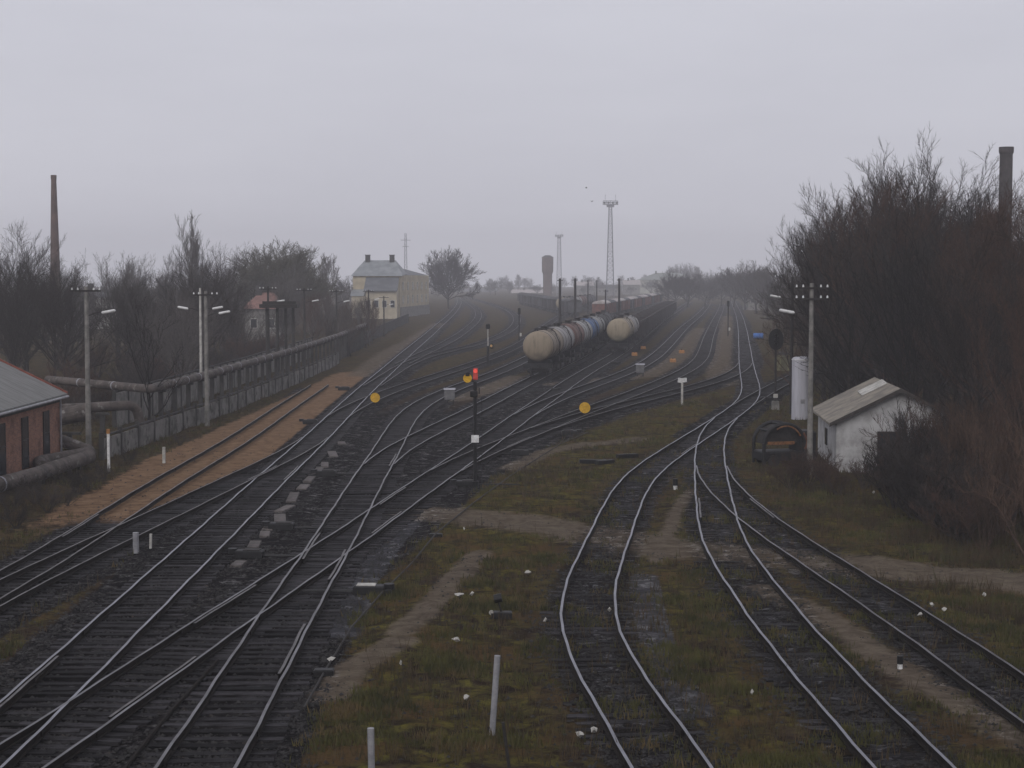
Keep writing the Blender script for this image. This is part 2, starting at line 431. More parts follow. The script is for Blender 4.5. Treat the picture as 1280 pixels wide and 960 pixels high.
# ------------------------------------------------------------------ ground
def smooth(a, b, x):
    t = np.clip((x - a) / (b - a), 0, 1); return t * t * (3 - 2 * t)
def seg_dist(X, Y, pts):
    d = np.full(X.shape, 1e9)
    for (a, b) in zip(pts[:-1], pts[1:]):
        vx, vy = b[0] - a[0], b[1] - a[1]; L2 = vx * vx + vy * vy
        t = np.clip(((X - a[0]) * vx + (Y - a[1]) * vy) / L2, 0, 1)
        d = np.minimum(d, np.hypot(X - a[0] - t * vx, Y - a[1] - t * vy))
    return d
def gp(pts): return [tuple(G(*p)[:2]) for p in pts]
PATHS = [(gp([(520,640),(580,645),(650,652),(720,664),(830,684),(940,692),(1040,704),(1130,712),(1240,722),(1330,735)]), 1.9),
         (gp([(955,735),(1010,760),(1060,792),(1110,826),(1170,860),(1270,915),(1330,950)]), .6),
         (gp([(600,690),(560,730),(530,765),(500,790)]), .45),
         (gp([(500,800),(440,835),(410,870)]), .5),
         (gp([(640,585),(680,565),(740,553),(800,548)]), .7),
         (gp([(865,610),(845,640),(822,700)]), .3)]
ASH = [(gp([(520,640),(490,672),(460,710),(440,745),(425,790)]), .55), (gp([(805,720),(812,770),(835,830),(870,890)]), .45)]
FARPATH = [(gp([(455,470),(490,440),(520,425),(550,404)]), 1.8), (gp([(700,480),(800,470),(845,445),(880,410)]), 2.0), (gp([(905,480),(898,450),(905,420),(908,395)]), 1.6), (gp([(560,500),(600,490),(640,470)]), 1.5)]

def masks(X, Y):
    dmin = np.full(X.shape, 1e9); dR = dmin.copy(); dL = dmin.copy()
    for k in ORDER:
        t = TR[k]; ins = (Y >= t.y0 - 1) & (Y <= t.y1)
        d = np.abs(X - t.X(Y)) / np.sqrt(1 + t.slope(Y) ** 2)
        d = np.where(ins, d, 1e9)
        if k in ('T1', 'T2', 'T3'): dR = np.minimum(dR, d)
        else: dL = np.minimum(dL, d)
        if k == 'K': dk = d
        dmin = np.minimum(dmin, d)
    xb = TR['B'].X(np.clip(Y, 30, 700)); xm = TR['M'].X(np.clip(Y, 30, 800))
    xf = np.where(Y < 85, xb, TR['F'].X(np.clip(Y, 30, 500))); xg = np.where(Y < 105, xf, TR['G'].X(np.clip(Y, 30, 215)))
    ballast = np.maximum(smooth(2.5, 1.5, dL), .62 * smooth(2.2, .9, dR))
    left = smooth(3.4, 2.2, X - xg) * np.where(Y < 78, smooth(-2.6, -1.8, X - xm), smooth(-4.5, -2.8, X - xm)) * smooth(170, 90, Y)      # dark yard between the left track and the fork
    ballast = np.maximum(ballast, left * .92)
    xl = np.where(Y < 116, TR['L'].X(np.clip(Y, 45, 125)) - 1.2, 1e3)
    xfence = np.interp(Y, [60, 80, 92, 120, 160, 200], [-20.2, -20.0, -20.4, -19.6, -18.9, -18.8])
    sand = smooth(-.3, .8, X - xfence) * smooth(.6, -.2, X - np.minimum(xl, xm - 2.0)) * smooth(60, 76, Y) * smooth(186, 170, Y)
    ballast = np.where(sand > .05, ballast * (1 - .95 * sand), ballast)
    right = smooth(1.8, 3.2, X - xg)
    grass = right * np.maximum(smooth(1.2, 2.4, dmin), .75 * (dR < 1.6) * (dL > 1.6)) * smooth(240, 120, Y)
    grass = np.maximum(grass, .55 * right * smooth(.4, 1.1, np.abs(dmin - .1)) * (X > TR['T1'].X(np.clip(Y, 30, 200)) - 1.2))
    grass = np.maximum(grass, .5 * smooth(-3.0, -5.0, X - xm) * (1 - sand) * (dmin > 1.6))
    grass = np.maximum(grass, .85 * smooth(-2.0, -2.8, X - xm) * smooth(1.2, 1.9, dmin) * (Y < 78) * (X > TR['L'].X(np.clip(Y, 45, 125))))
    grass = np.maximum(grass, .5 * (Y > 150) * (dmin > 2.2))
    path = np.zeros(X.shape)
    for pts, w in PATHS: path = np.maximum(path, smooth(w * 1.7, w * .5, seg_dist(X, Y, pts)))
    for pts, w in FARPATH: path = np.maximum(path, .8 * smooth(w * 1.6, w * .6, seg_dist(X, Y, pts)))
    path = np.where((dmin < 1.5), path * .8, path)
    ash = np.zeros(X.shape)
    for pts, w in ASH: ash = np.maximum(ash, smooth(w * 1.6, w * .7, seg_dist(X, Y, pts)))
    mid_sheen = smooth(.45, .12, dmin)                                                           # pale ashy streak between the rails, its sheen painted as colour
    return ballast, sand, grass, path, ash, mid_sheen, dmin

def build_ground():
    rows = [-80, -50, -25, -5, 8, 16, 22]
    while rows[-1] < 1800: rows.append(rows[-1] + max(.28, abs(rows[-1]) * .0062))
    rows = np.array(rows); nc = 420
    u = np.linspace(-1, 1, nc); sh = .42 * u + .58 * u ** 3
    Wd = 60 + .9 * np.abs(rows)
    X = Wd[:, None] * sh[None, :]; Y = np.repeat(rows[:, None], nc, 1)
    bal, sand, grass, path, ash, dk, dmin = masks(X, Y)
    def vn(x, y, s, seed):
        rs = np.random.RandomState(seed); g = rs.rand(256, 256)
        fx, fy = x / s, y / s; ix, iy = np.floor(fx).astype(int), np.floor(fy).astype(int); tx, ty = fx - ix, fy - iy
        tx = tx * tx * (3 - 2 * tx); ty = ty * ty * (3 - 2 * ty)
        q = lambda a, b: g[a % 256, b % 256]
        return (q(ix, iy) * (1 - tx) + q(ix + 1, iy) * tx) * (1 - ty) + (q(ix, iy + 1) * (1 - tx) + q(ix + 1, iy + 1) * tx) * ty
    n1 = vn(X, Y, 3.1, 1) - .5; n2 = vn(X, Y, .7, 2) - .5; n3 = vn(X, Y, 11, 3) - .5
    off = smooth(1.4, 3.0, dmin)
    Z = -.045 + .02 * n2 + off * (.16 * n1 + .07 * n2 + .2 * n3 * smooth(3, 8, dmin)) - .05 * smooth(.6, 1.1, np.abs(dmin - .795)) * 0
    Z += path * .045 + smooth(2.4, 1.4, dmin) * (X > TR['T1'].X(np.clip(Y, 30, 200)) - 2) * (.05 * n2 + .03 * n1)
    V = np.stack([X, Y, Z], -1).reshape(-1, 3)
    nr = len(rows); i = np.arange(nr - 1)[:, None] * nc + np.arange(nc - 1)[None, :]
    Fq = np.stack([i, i + 1, i + nc + 1, i + nc], -1).reshape(-1, 4)
    o = np_mesh('ground', V, Fq, [ground_mat()], smooth=True); o['kind'] = 'structure'
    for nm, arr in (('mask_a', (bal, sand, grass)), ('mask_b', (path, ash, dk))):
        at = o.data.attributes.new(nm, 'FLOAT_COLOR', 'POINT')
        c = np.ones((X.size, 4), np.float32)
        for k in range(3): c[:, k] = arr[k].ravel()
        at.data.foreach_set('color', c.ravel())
    return o

def ground_mat():
    m, t, b = new_mat('ground')
    co = t.node('ShaderNodeTexCoord').outputs['Object']
    A = t.node('ShaderNodeSeparateColor', {'Color': t.node('ShaderNodeAttribute', attribute_name='mask_a').outputs['Color']})
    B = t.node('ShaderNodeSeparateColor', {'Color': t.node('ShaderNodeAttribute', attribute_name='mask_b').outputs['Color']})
    nb = t.noise(co, .35, 6, .65); nm = t.noise(co, 1.7, 6, .7, .6); nf = t.noise(co, 9, 5, .7); ng = t.noise(co, 34, 3, .7)
    vor = t.node('ShaderNodeTexVoronoi', {'Vector': co, 'Scale': 17.0}).outputs['Color']
    stone = t.node('ShaderNodeSeparateColor', {'Color': vor}).outputs[0]
    # dirt
    dirt = t.mix(t.ss(nm, .3, .7), (.014, .010, .008), (.062, .045, .032))
    dirt = t.mix(t.math('MULTIPLY', t.ss(nf, .5, .75), .6), dirt, (.075, .06, .048))
    # grass: patches of green, ochre and brown
    gcol = t.mix(t.ss(nm, .35, .65), (.027, .028, .008), (.112, .103, .023))
    gcol = t.mix(t.ss(nb, .45, .62), gcol, (.078, .050, .024))
    gcol = t.mix(t.math('MULTIPLY', t.ss(nf, .45, .7), .7), gcol, (.02, .016, .010))
    gm = t.math('MULTIPLY', A.outputs[2], t.ss(t.math('ADD', t.math('MULTIPLY', nb, .7), t.math('ADD', t.math('MULTIPLY', nm, .4), t.math('MULTIPLY', nf, .15))), .53, .68), clamp=True)
    col = t.mix(gm, dirt, gcol)
    # sand
    scol = t.mix(t.ss(nm, .3, .7), (.10, .062, .038), (.215, .138, .085))
    scol = t.mix(t.math('MULTIPLY', t.ss(nf, .5, .75), .6), scol, (.085, .055, .04))
    sm = t.ss(t.math('ADD', A.outputs[1], t.math('MULTIPLY_ADD', nm, 1.3, -.65)), .2, .8)
    col = t.mix(sm, col, scol)
    # ballast
    bcol = t.mix(stone, (.004, .0038, .004), (.022, .021, .023))
    bcol = t.mix(t.math('MULTIPLY', t.ss(nm, .45, .75), .7), bcol, (.030, .023, .019))
    bcol = t.mix(t.math('MULTIPLY', B.outputs[2], t.ss(nm, .46, .66)), bcol, (.062, .062, .07))  # lighter mid-track streak: ash grey plus painted sheen
    bm = t.ss(t.math('ADD', A.outputs[0], t.math('MULTIPLY_ADD', nm, 1.0, -.5)), .4, .62)
    col = t.mix(bm, col, bcol)
    acol = t.mix(t.ss(nm, .3, .7), (.035, .035, .039), (.085, .085, .095))
    am = t.ss(t.math('ADD', B.outputs[1], t.math('MULTIPLY_ADD', nm, 1.0, -.5)), .45, .7)
    col = t.mix(t.math('MULTIPLY', am, .85), col, acol)
    # path
    pcol = t.mix(t.ss(nm, .3, .7), (.075, .059, .045), (.135, .111, .086))
    pcol = t.mix(t.math('MULTIPLY', t.ss(nf, .5, .75), .5), pcol, (.04, .033, .028))
    pm = t.ss(t.math('ADD', B.outputs[0], t.math('MULTIPLY_ADD', t.math('ADD', t.math('MULTIPLY', nm, .6), t.math('MULTIPLY', nf, .4)), 2.0, -1.0)), .2, .95)
    col = t.mix(t.math('MULTIPLY', pm, .9), col, pcol)
    t.l.new(col, b.inputs['Base Color'])
    wet = t.math('MULTIPLY', t.ss(nm, .5, .66), t.math('MAXIMUM', bm, am))
    t.l.new(t.math('MULTIPLY_ADD', wet, -.55, .98), b.inputs['Roughness'])
    t.l.new(t.math('MULTIPLY', wet, .22), b.inputs['Specular IOR Level'])
    hgt = t.math('ADD', t.math('MULTIPLY', nf, .6), t.math('ADD', t.math('MULTIPLY', ng, .3), t.math('MULTIPLY', stone, t.math('MULTIPLY', bm, .5))))
    bn = t.node('ShaderNodeBump', {'Height': hgt, 'Strength': .8, 'Distance': .09}); t.l.new(bn.outputs[0], b.inputs['Normal'])
    return m
build_ground()

# ---- grass blades and dead weed stalks, nobody could count them
def blades(name, n, ya, yb, hmin, hmax, mat_, sel, width=.02, lean=.5):
    rs = np.random.RandomState(len(name) * 7 + n % 97)
    y = ya * (yb / ya) ** rs.rand(n * 6); x = (rs.rand(n * 6) * 2 - 1) * (.33 * y + 2)
    m = masks(x, y)
    nz = np.array([mnoise.noise(Vector((a * .4, b * .4, 3.0))) for a, b in zip(x, y)]) * .5 + .5
    p = sel(m, nz, x, y); keep = rs.rand(len(p)) < p
    x, y = x[keep][:n], y[keep][:n]; k = len(x)
    nb = 5
    X = np.repeat(x, nb) + rs.randn(k * nb) * .06; Y = np.repeat(y, nb) + rs.randn(k * nb) * .06
    h = hmin + (hmax - hmin) * rs.rand(k * nb) ** 2; a = rs.rand(k * nb) * 2 * PI; a2 = rs.rand(k * nb) * 2 * PI
    w = width * (1 + Y / 120)
    z0 = -.12
    V = np.stack([np.stack([X - np.cos(a) * w, Y - np.sin(a) * w, np.full(k * nb, z0)], -1), np.stack([X + np.cos(a) * w, Y + np.sin(a) * w, np.full(k * nb, z0)], -1),
                  np.stack([X + np.cos(a2) * h * lean, Y + np.sin(a2) * h * lean, h], -1)], 1).reshape(-1, 3)
    o = np_mesh(name, V, np.arange(len(V)).reshape(-1, 3), [mat_]); o['kind'] = 'stuff'; return o
M['grass'] = mat('grass_blade', (.075, .072, .021), (.034, .035, .012), .6, .9, c3=(.10, .072, .033), s3=.9, t3=.5)
M['weed'] = mat('dry_weed', (.08, .055, .03), (.035, .026, .016), .8, .95, c3=(.05, .05, .02), s3=1.4, t3=.5)
tag(blades('grass', 32000, 33, 150, .03, .22, M['grass'], lambda m, n, x, y: m[2] * (1 - m[3]) * (1 - m[0] * .8) * (1 - m[1]) * smooth(.5, .66, n)), 'short green and ochre grass on the rough ground between the tracks', 'grass')
tag(blades('dry_weeds', 17000, 34, 140, .06, .55, M['weed'], lambda m, n, x, y: np.clip(m[2] * (1 - m[3]) * (1 - m[1]) * (1 - m[0]) * (.25 + ((x > TR['T3'].X(np.clip(y, 30, 110)) + 2) | (x < TR['M'].X(y) - 4)) * .8) * smooth(.35, .6, 1 - n), 0, 1), .012, .35), 'dry brown weed stalks along the edges of the yard', 'weeds')

def stones(n, ya, yb):
    rs = np.random.RandomState(12)
    y = ya * (yb / ya) ** rs.rand(n * 4); x = (rs.rand(n * 4) * 2 - 1) * (.32 * y + 1)
    m = masks(x, y); nz = np.array([mnoise.noise(Vector((a * .5, b * .5, 9.0))) for a, b in zip(x, y)]) * .5 + .5
    keep = rs.rand(len(x)) < np.clip(m[0] * (1 - m[1]) * smooth(.3, .55, nz) + .06 * m[3] + .05, 0, 1)
    x, y = x[keep][:n], y[keep][:n]; k = len(x)
    r = .022 + .05 * rs.rand(k) ** 2
    oc = np.array([(1, 0, 0), (0, 1, 0), (-1, 0, 0), (0, -1, 0), (0, 0, .75), (0, 0, -.75)], float)
    V = oc[None] * r[:, None, None] * (1 + .5 * (rs.rand(k, 6, 1) - .5))
    a = rs.rand(k) * 2 * PI; ca, sa = np.cos(a)[:, None], np.sin(a)[:, None]
    V = np.stack([V[..., 0] * ca - V[..., 1] * sa, V[..., 0] * sa + V[..., 1] * ca, V[..., 2]], -1)
    V += np.stack([x, y, np.full(k, -.03) + .02 * rs.rand(k)], -1)[:, None, :]
    f = np.array([(0, 1, 4), (1, 2, 4), (2, 3, 4), (3, 0, 4)])
    Fq = (np.arange(k)[:, None, None] * 6 + f[None]).reshape(-1, 3)
    o = np_mesh('ballast_stones', V.reshape(-1, 3), Fq, [mat('ballast_stone', (.034, .032, .032), (.008, .0078, .0078), 5.0, .95, c3=(.05, .035, .027), s3=3.1, t3=.6)]); o['kind'] = 'stuff'
    tag(o, 'loose dark ballast stones scattered between the tracks', 'gravel')
stones(60000, 33, 110)
# ------------------------------------------------------------------ trees
def gen_tree(seed, Ht, kind='spread', tw=1.0, sparse=False, dense=False):
    rs = random.Random(seed)
    trunk, crown = MB(), MB()
    prm = {'spread': dict(limbs=16, up=.55, spread=.52, first=.28, tr=.017, n2=9, n3=8, n4=5, top=.55, dec=1),
           'upright': dict(limbs=15, up=.95, spread=.46, first=.2, tr=.014, n2=9, n3=8, n4=5, top=.62, dec=1),
           'round': dict(limbs=17, up=.45, spread=.56, first=.35, tr=.022, n2=9, n3=7, n4=5, top=.42, dec=1),
           'birch': dict(limbs=18, up=1.7, spread=.36, first=.3, tr=.011, n2=8, n3=7, n4=5, top=.75, dec=1),
           'shrub': dict(limbs=0, up=.7, spread=.6, first=.0, tr=.01, n2=8, n3=6, n4=4, top=.9)}[kind]
    if dense: prm = dict(prm, limbs=30, up=.3, n2=10, n3=9, n4=5)
    if sparse: prm = dict(prm, limbs=9, n2=5, n3=4, n4=2)
    def rv(s): return Vector((rs.gauss(0, s), rs.gauss(0, s), rs.gauss(0, s)))
    def branch(p, d, L, r, lev, mb, trop):
        ns = {0: 7, 1: 5, 2: 4, 3: 2, 4: 1}[lev]
        pts = [p.copy()]; rads = [r]; dirs = [d.copy()]
        for i in range(ns):
            d = (d + rv({0: .06, 1: .13, 2: .17, 3: .16, 4: .1}[lev]) + Vector((0, 0, trop * .16))).normalized()
            p = p + d * (L / ns); pts.append(p.copy()); dirs.append(d.copy())
            rads.append(r * (1 - (.78 if lev else .8) * (i + 1) / ns))
        if lev >= 3:
            q = pts[-1]; u = d.orthogonal().normalized(); w = d.cross(u)
            if lev == 4:
                b0 = pts[0]; mb.add([b0 + u * r, b0 + (w * .87 - u * .5) * r, b0 - (w * .87 + u * .5) * r, q], [(0, 1, 3), (1, 2, 3), (2, 0, 3)])
            else: mb.tube(pts, rads, 3, cap=False)
        else: mb.tube(pts, rads, {0: 8, 1: 5, 2: 4}[lev], cap=False)
        return pts, rads, dirs
    def kids(pts, rads, dirs, L, lev, cnt, mb):
        for k in range(cnt):
            t = .22 + .78 * (k + rs.random()) / cnt
            f = t * (len(pts) - 1); i = min(int(f), len(pts) - 2); fr = f - i
            p = pts[i].lerp(pts[i + 1], fr); r = rads[i] * (1 - fr) + rads[i + 1] * fr; d = dirs[i + 1]
            s = (d.orthogonal().normalized()); s.rotate(Matrix.Rotation(rs.random() * 2 * PI, 3, d))
            ang = rs.uniform(.3, .8); nd = (d * math.cos(ang) + s * math.sin(ang) + Vector((0, 0, .3 * min(prm['up'], 1)))).normalized()
            LL_ = L * rs.uniform(.36, .6) * (1.15 - .5 * t)
            LL_ = max(LL_, .25)
            nr = min(r * .62, r * .62); nr = max(nr, (.010 if lev < 4 else .0085) * tw)
            a = branch(p, nd, LL_, nr, lev, mb, prm['up'] if lev < 4 else 0)
            if lev < 4: kids(*a, LL_, lev + 1, {2: prm['n3'], 3: prm['n4']}[lev], mb)
    if kind == 'shrub':
        for k in range(11):
            an = rs.random() * 2 * PI; sp = rs.uniform(.05, .75)
            d = Vector((math.cos(an) * sp, math.sin(an) * sp, 1)).normalized()
            p = Vector((math.cos(an) * .25 * rs.random(), math.sin(an) * .25 * rs.random(), -.1))
            L = Ht * rs.uniform(.7, 1.05)
            a = branch(p, d, L, Ht * .01 + .008, 1, trunk, .5)
            kids(*a, L, 2, 7, crown)
        return trunk, crown
    r0 = Ht * prm['tr']
    a = branch(Vector((0, 0, -.2)), Vector((rs.gauss(0, .04), rs.gauss(0, .04), 1)).normalized(), Ht * prm['top'], r0, 0, trunk, .3)
    pts, rads, dirs = a
    nl = prm['limbs']
    for k in range(nl):
        t = prm['first'] + (1 - prm['first']) * (k + rs.random() * .8) / nl
        f = t * (len(pts) - 1); i = min(int(f), len(pts) - 2); fr = f - i
        p = pts[i].lerp(pts[i + 1], fr); r = rads[i] * (1 - fr) + rads[i + 1] * fr
        an = k * 2.4 + rs.uniform(-.5, .5)
        el = prm['up'] * rs.uniform(.7, 1.3) + (1.9 * t * t if prm.get('dec') else .25 * t)
        nd = Vector((math.cos(an), math.sin(an), el)).normalized()
        shape = (1.05 - .72 * t) if not prm.get('dec') else (.92 if kind == 'round' else .95 - .12 * t)
        LL_ = Ht * prm['spread'] * shape * rs.uniform(.8, 1.15)
        nr = max(min(r * .6, LL_ * .022), .015)
        b = branch(p, nd, LL_, nr, 1, crown, prm['up'] * .8)
        kids(*b, LL_, 2, prm['n2'], crown)
    return trunk, crown

PROTO = {}
def proto(key, seed, Ht, kind, bark, twig, name='bare_tree', tw=1.0, sparse=False, dense=False):
    tr_, cr = gen_tree(seed, Ht, kind, tw, sparse, dense)
    r = empty(name, (0, 0, 0), 'x', 'tree')
    tr_.build('trunk', bark, r, smooth=True); cr.build('crown' if kind != 'shrub' else 'twigs', twig, r)
    top = np.percentile(np.array([v[2] for v in (cr.v or tr_.v)]), 99.7)
    PROTO[key] = (r, float(top)); return r
proto('spread1', 1, 12, 'spread', M['bark_dark'], M['bark_dark'])
proto('spread2', 2, 12, 'spread', M['bark_dark'], M['bark_dark'])
proto('spread3', 3, 12, 'spread', M['bark_grey'], M['bark_grey'])
proto('up1', 4, 12, 'upright', M['bark_dark'], M['bark_dark'])
proto('up2', 5, 12, 'upright', M['bark_dark'], M['bark_red'])
proto('round1', 6, 12, 'round', M['bark_dark'], M['bark_olive'], tw=2.2, dense=True)
proto('round2', 7, 12, 'round', M['bark_dark'], M['bark_grey'])
M['bark_black'] = mat('bark_black', (.014, .012, .011), (.008, .007, .007), 4, .95)
proto('twisted', 31, 8, 'spread', M['bark_black'], M['bark_black'], tw=1.3, sparse=True)
proto('lone', 41, 12, 'round', M['bark_dark'], M['bark_dark'], tw=3.8, dense=True)
proto('far1', 16, 12, 'round', M['bark_dark'], M['bark_grey'], tw=2.6)
proto('far2', 17, 12, 'round', M['bark_dark'], M['bark_dark'], tw=2.6)
proto('far3', 18, 12, 'upright', M['bark_dark'], M['bark_grey'], tw=2.4)
proto('birch1', 8, 14, 'birch', M['birch_bark'], M['bark_grey'], 'birch_tree', tw=1.6)
proto('shrub1', 9, 3, 'shrub', M['bark_dark'], M['bark_red'], 'bare_shrub')
proto('shrub2', 10, 3, 'shrub', M['bark_dark'], M['bark_dark'], 'bare_shrub')
proto('shrub3', 11, 3, 'shrub', M['bark_russet'], M['bark_russet'], 'bare_shrub')
used = set()
def plant(key, loc, ht, label, cat='tree', group=None, wide=1.0):
    r, h0 = PROTO[key]
    if key in used: r = copy_tree(r)
    used.add(key)
    s = ht / h0; r.scale = (s * wide, s * wide, s); r.location = loc; r.rotation_euler = (0, 0, random.random() * 6.28)
    if 'group' in r: del r['group']
    r['label'] = label; r['category'] = cat
    if group: r['group'] = group
    return r
def tree_px(key, px, topy, Y, label, group=None, wide=1.0, cat='tree'):
    p = P(px, topy, Y); return plant(key, (p.x, Y, 0), max(p.z, 1.0), label, cat, group, wide)

rn = random.Random(21)
# thicket on the right
L1 = 'bare dark tree in the dense thicket on the right, behind the white hut'
G1 = 'bare trees of the right-hand thicket'
for (px, Y, ty) in [(972,330,345),(984,285,336),(996,250,328),(1008,215,305),(1022,185,286),(1030,160,258),(1048,150,252),(1062,140,242),(1080,132,236),(1096,126,222),(1112,120,210),(1132,122,196),
                    (1165,116,198),(1185,112,206),(1205,118,214),(1225,108,208),(1262,100,203),(1285,104,196),(1310,96,188),(1045,150,300),(1075,126,290),(1105,108,270),(1140,106,255),(1175,104,262),(1215,100,250),(1250,95,260),(1290,88,240),(1330,80,215)]:
    k = rn.choice(['spread1', 'spread2', 'spread1', 'spread2', 'up2', 'up1'])
    if 1220 < px: ty = max(ty, 236)
    tree_px(k, px + rn.uniform(-4, 4), ty, Y, L1, G1, rn.uniform(.85, 1.15))
for i in range(24):
    px = rn.uniform(985, 1320); Y = rn.uniform(102, 190)
    if px < 1052: Y = max(Y, 138)
    sil = float(np.interp(px, [960, 1000, 1030, 1060, 1085, 1110, 1150, 1200, 1300], [345, 312, 258, 245, 232, 212, 190, 225, 250]))
    tree_px(rn.choice(['spread3', 'spread3', 'up2', 'spread2']) if Y > 135 else rn.choice(['spread1', 'up1', 'up2']), px, sil + rn.uniform(12, 90), Y if P(px, 400, Y).x > 17 else Y + 60, L1, G1, rn.uniform(.9, 1.3))
for (px, ty, Y, tilt) in [(1100, 262, 101, -.32), (1165, 280, 99, -.28), (1215, 255, 97, -.22), (1062, 330, 112, -.25), (1250, 290, 90, -.3), (1140, 300, 100, .12)]:
    o = tree_px('twisted', px, ty, Y, 'leaning black-limbed tree at the front of the thicket, over the white hut', 'leaning black trees over the hut', .8)
    o.rotation_euler = (0, tilt, rn.uniform(-.4, .4))
tree_px('up1', 1150, 176, 112, 'tallest bare tree of the right-hand thicket, its tip above the hut', None, .95)
tree_px('spread2', 1235, 300, 74, 'bare tree in front of the right end of the white hut', None, .9)
tree_px('up2', 1270, 330, 68, 'thin bare tree at the right edge of the picture', None, .8)
L2 = 'leafless dark shrub among the thicket undergrowth around the white hut'
G2 = 'undergrowth of the right-hand thicket'
for i in range(46):
    px = rn.uniform(1060, 1290); Y = rn.uniform(62, 80) if i < 26 else rn.uniform(98, 150)
    if i < 26: px = max(px, 1020 + (84 - Y) * 9)
    if i >= 34: px = rn.uniform(1030, 1130); Y = max(Y, 122)
    x = P(px, 400, Y).x
    if 15.5 < x < 24.0 and 82 < Y < 98: continue
    plant(rn.choice(['shrub1', 'shrub2', 'shrub2']), (x, Y, 0), rn.uniform(1.5, 3.6) if i < 26 else rn.uniform(3, 6), L2, 'shrub', G2, rn.uniform(.9, 1.4))
L3 = 'russet twiggy shrub at the right edge of the frame'
G3 = 'russet shrubs at the right edge'
for i in range(14):
    Y = rn.uniform(58, 76); px = rn.uniform(1225, 1310); p = P(px, 400, Y)
    plant('shrub3', (p.x, Y, 0), rn.uniform(2.6, 5.6), L3, 'shrub', G3, rn.uniform(.7, 1.0))
for i, (px, py, h) in enumerate([(990, 612, 1.7), (1010, 606, 1.9), (1030, 610, 1.6), (1048, 618, 1.3)]):
    g = G(px, py); plant('shrub1', g, h, 'low brown bush in front of the rusty machine and pole', 'shrub', 'brown bushes beside the rusty machine', 1.3)
for i in range(13):
    px = rn.uniform(1150, 1250); Y = rn.uniform(74, 82)
    plant(rn.choice(['shrub2', 'shrub1']), (P(px, 400, Y).x, Y, 0), rn.uniform(3.2, 5.0), 'tall bare brush standing right in front of the white hut gable', 'shrub', 'brush in front of the hut', .9)
# wood on the left behind the fence
L4 = 'bare grey tree in the wood behind the left-hand fence'
G4 = 'bare trees behind the left-hand fence'
for i in range(66):
    Y = rn.uniform(135, 330); px = rn.uniform(-10, 300 if Y < 220 else 400)
    if Y < 170: px = min(px, 250)
    top = 320 + rn.uniform(-2, 42) + (10 if px > 270 else 0) + 8 * math.sin(px * .07)
    if 165 < px < 240: top += 4
    tree_px(rn.choice(['spread1', 'spread2', 'spread3', 'up1', 'far3' if Y > 200 else 'round2']), px, top, Y, L4, G4, rn.uniform(.8, 1.2))
for (px, ty, Y) in [(10, 283, 150), (-12, 280, 160), (30, 305, 170)]:
    tree_px('spread2', px, ty, Y, 'tall bare tree at the left edge, left of the tapering chimney', 'trees left of the chimney')
tree_px('birch1', 250, 268, 210, 'tall slender birch standing above the wood on the left', None, .95)
tree_px('up1', 232, 300, 215, 'bare tree just left of the tall birch', None, .8)
tree_px('spread3', 275, 305, 230, 'bare tree just right of the tall birch', None, .9)
tree_px('round1', 350, 303, 300, 'broad olive-tinted willow with a rounded crown, left of the yellow building', None, 1.25)
tree_px('round2', 330, 312, 320, 'rounded bare tree overlapping the olive willow', None, 1.0)
tree_px('far3', 410, 318, 380, 'pale hazy bare tree between the willow and the yellow building', None, .9)
tree_px('twisted', 184, 372, 104.5, 'black twisted tree standing against the fence and pipeline', None, .9)
for (px, py, h) in [(60, 640, 1.2), (20, 660, 1.0), (95, 618, 1.4), (110, 612, 1.0), (130, 598, .9), (45, 630, 1.3), (160, 580, .9), (225, 556, .8), (85, 632, .9), (15, 640, 1.2)]:
    plant('shrub2', G(px, py), h, 'low dark bush on the bank between the pipes, the fence and the sand', 'shrub', 'dark bushes along the pipes and fence', 1.5)
L5 = 'thin leafless sapling along the fence below the yellow building'
for i in range(26):
    px = rn.uniform(345, 480); Y = rn.uniform(205, 330)
    x = P(px, 400, Y).x; x = min(x, float(TR['M'].X(Y)) - 7)
    plant(rn.choice(['up1', 'up2', 'spread3']), (x, Y, 0), rn.uniform(4.5, 8.5), L5, 'tree', 'saplings along the left fence', .8)
for i in range(44):
    px = rn.uniform(60, 420); Y = rn.uniform(112, 220); x = P(px, 400, Y).x
    x = min(x, -29.5)
    plant(rn.choice(['shrub2', 'shrub1']), (x, Y, 0), rn.uniform(2, 4), 'bare shrub in the undergrowth behind the left-hand fence', 'shrub', 'undergrowth of the left-hand wood', 1.3)
for (px, ty, Y) in [(338, 312, 290), (366, 309, 310)]:
    tree_px('round1', px, ty, Y, 'olive-tinted companion of the broad rounded willow', 'olive trees around the willow', 1.2)
for i in range(60):
    px = rn.uniform(588, 965); Y = rn.uniform(950, 1300) if px < 830 else rn.uniform(520, 900)
    ty = float(np.interp(px, [588, 620, 650, 690, 760, 800, 840, 870, 900, 930, 965], [356, 347, 345, 352, 350, 350, 336, 338, 344, 336, 340])) + rn.uniform(0, 9)
    tree_px(rn.choice(['far1', 'far2', 'far3']), px, ty, Y, 'hazy far tree on the skyline beyond the yard', 'far trees on the skyline', rn.uniform(1.3, 2.0))
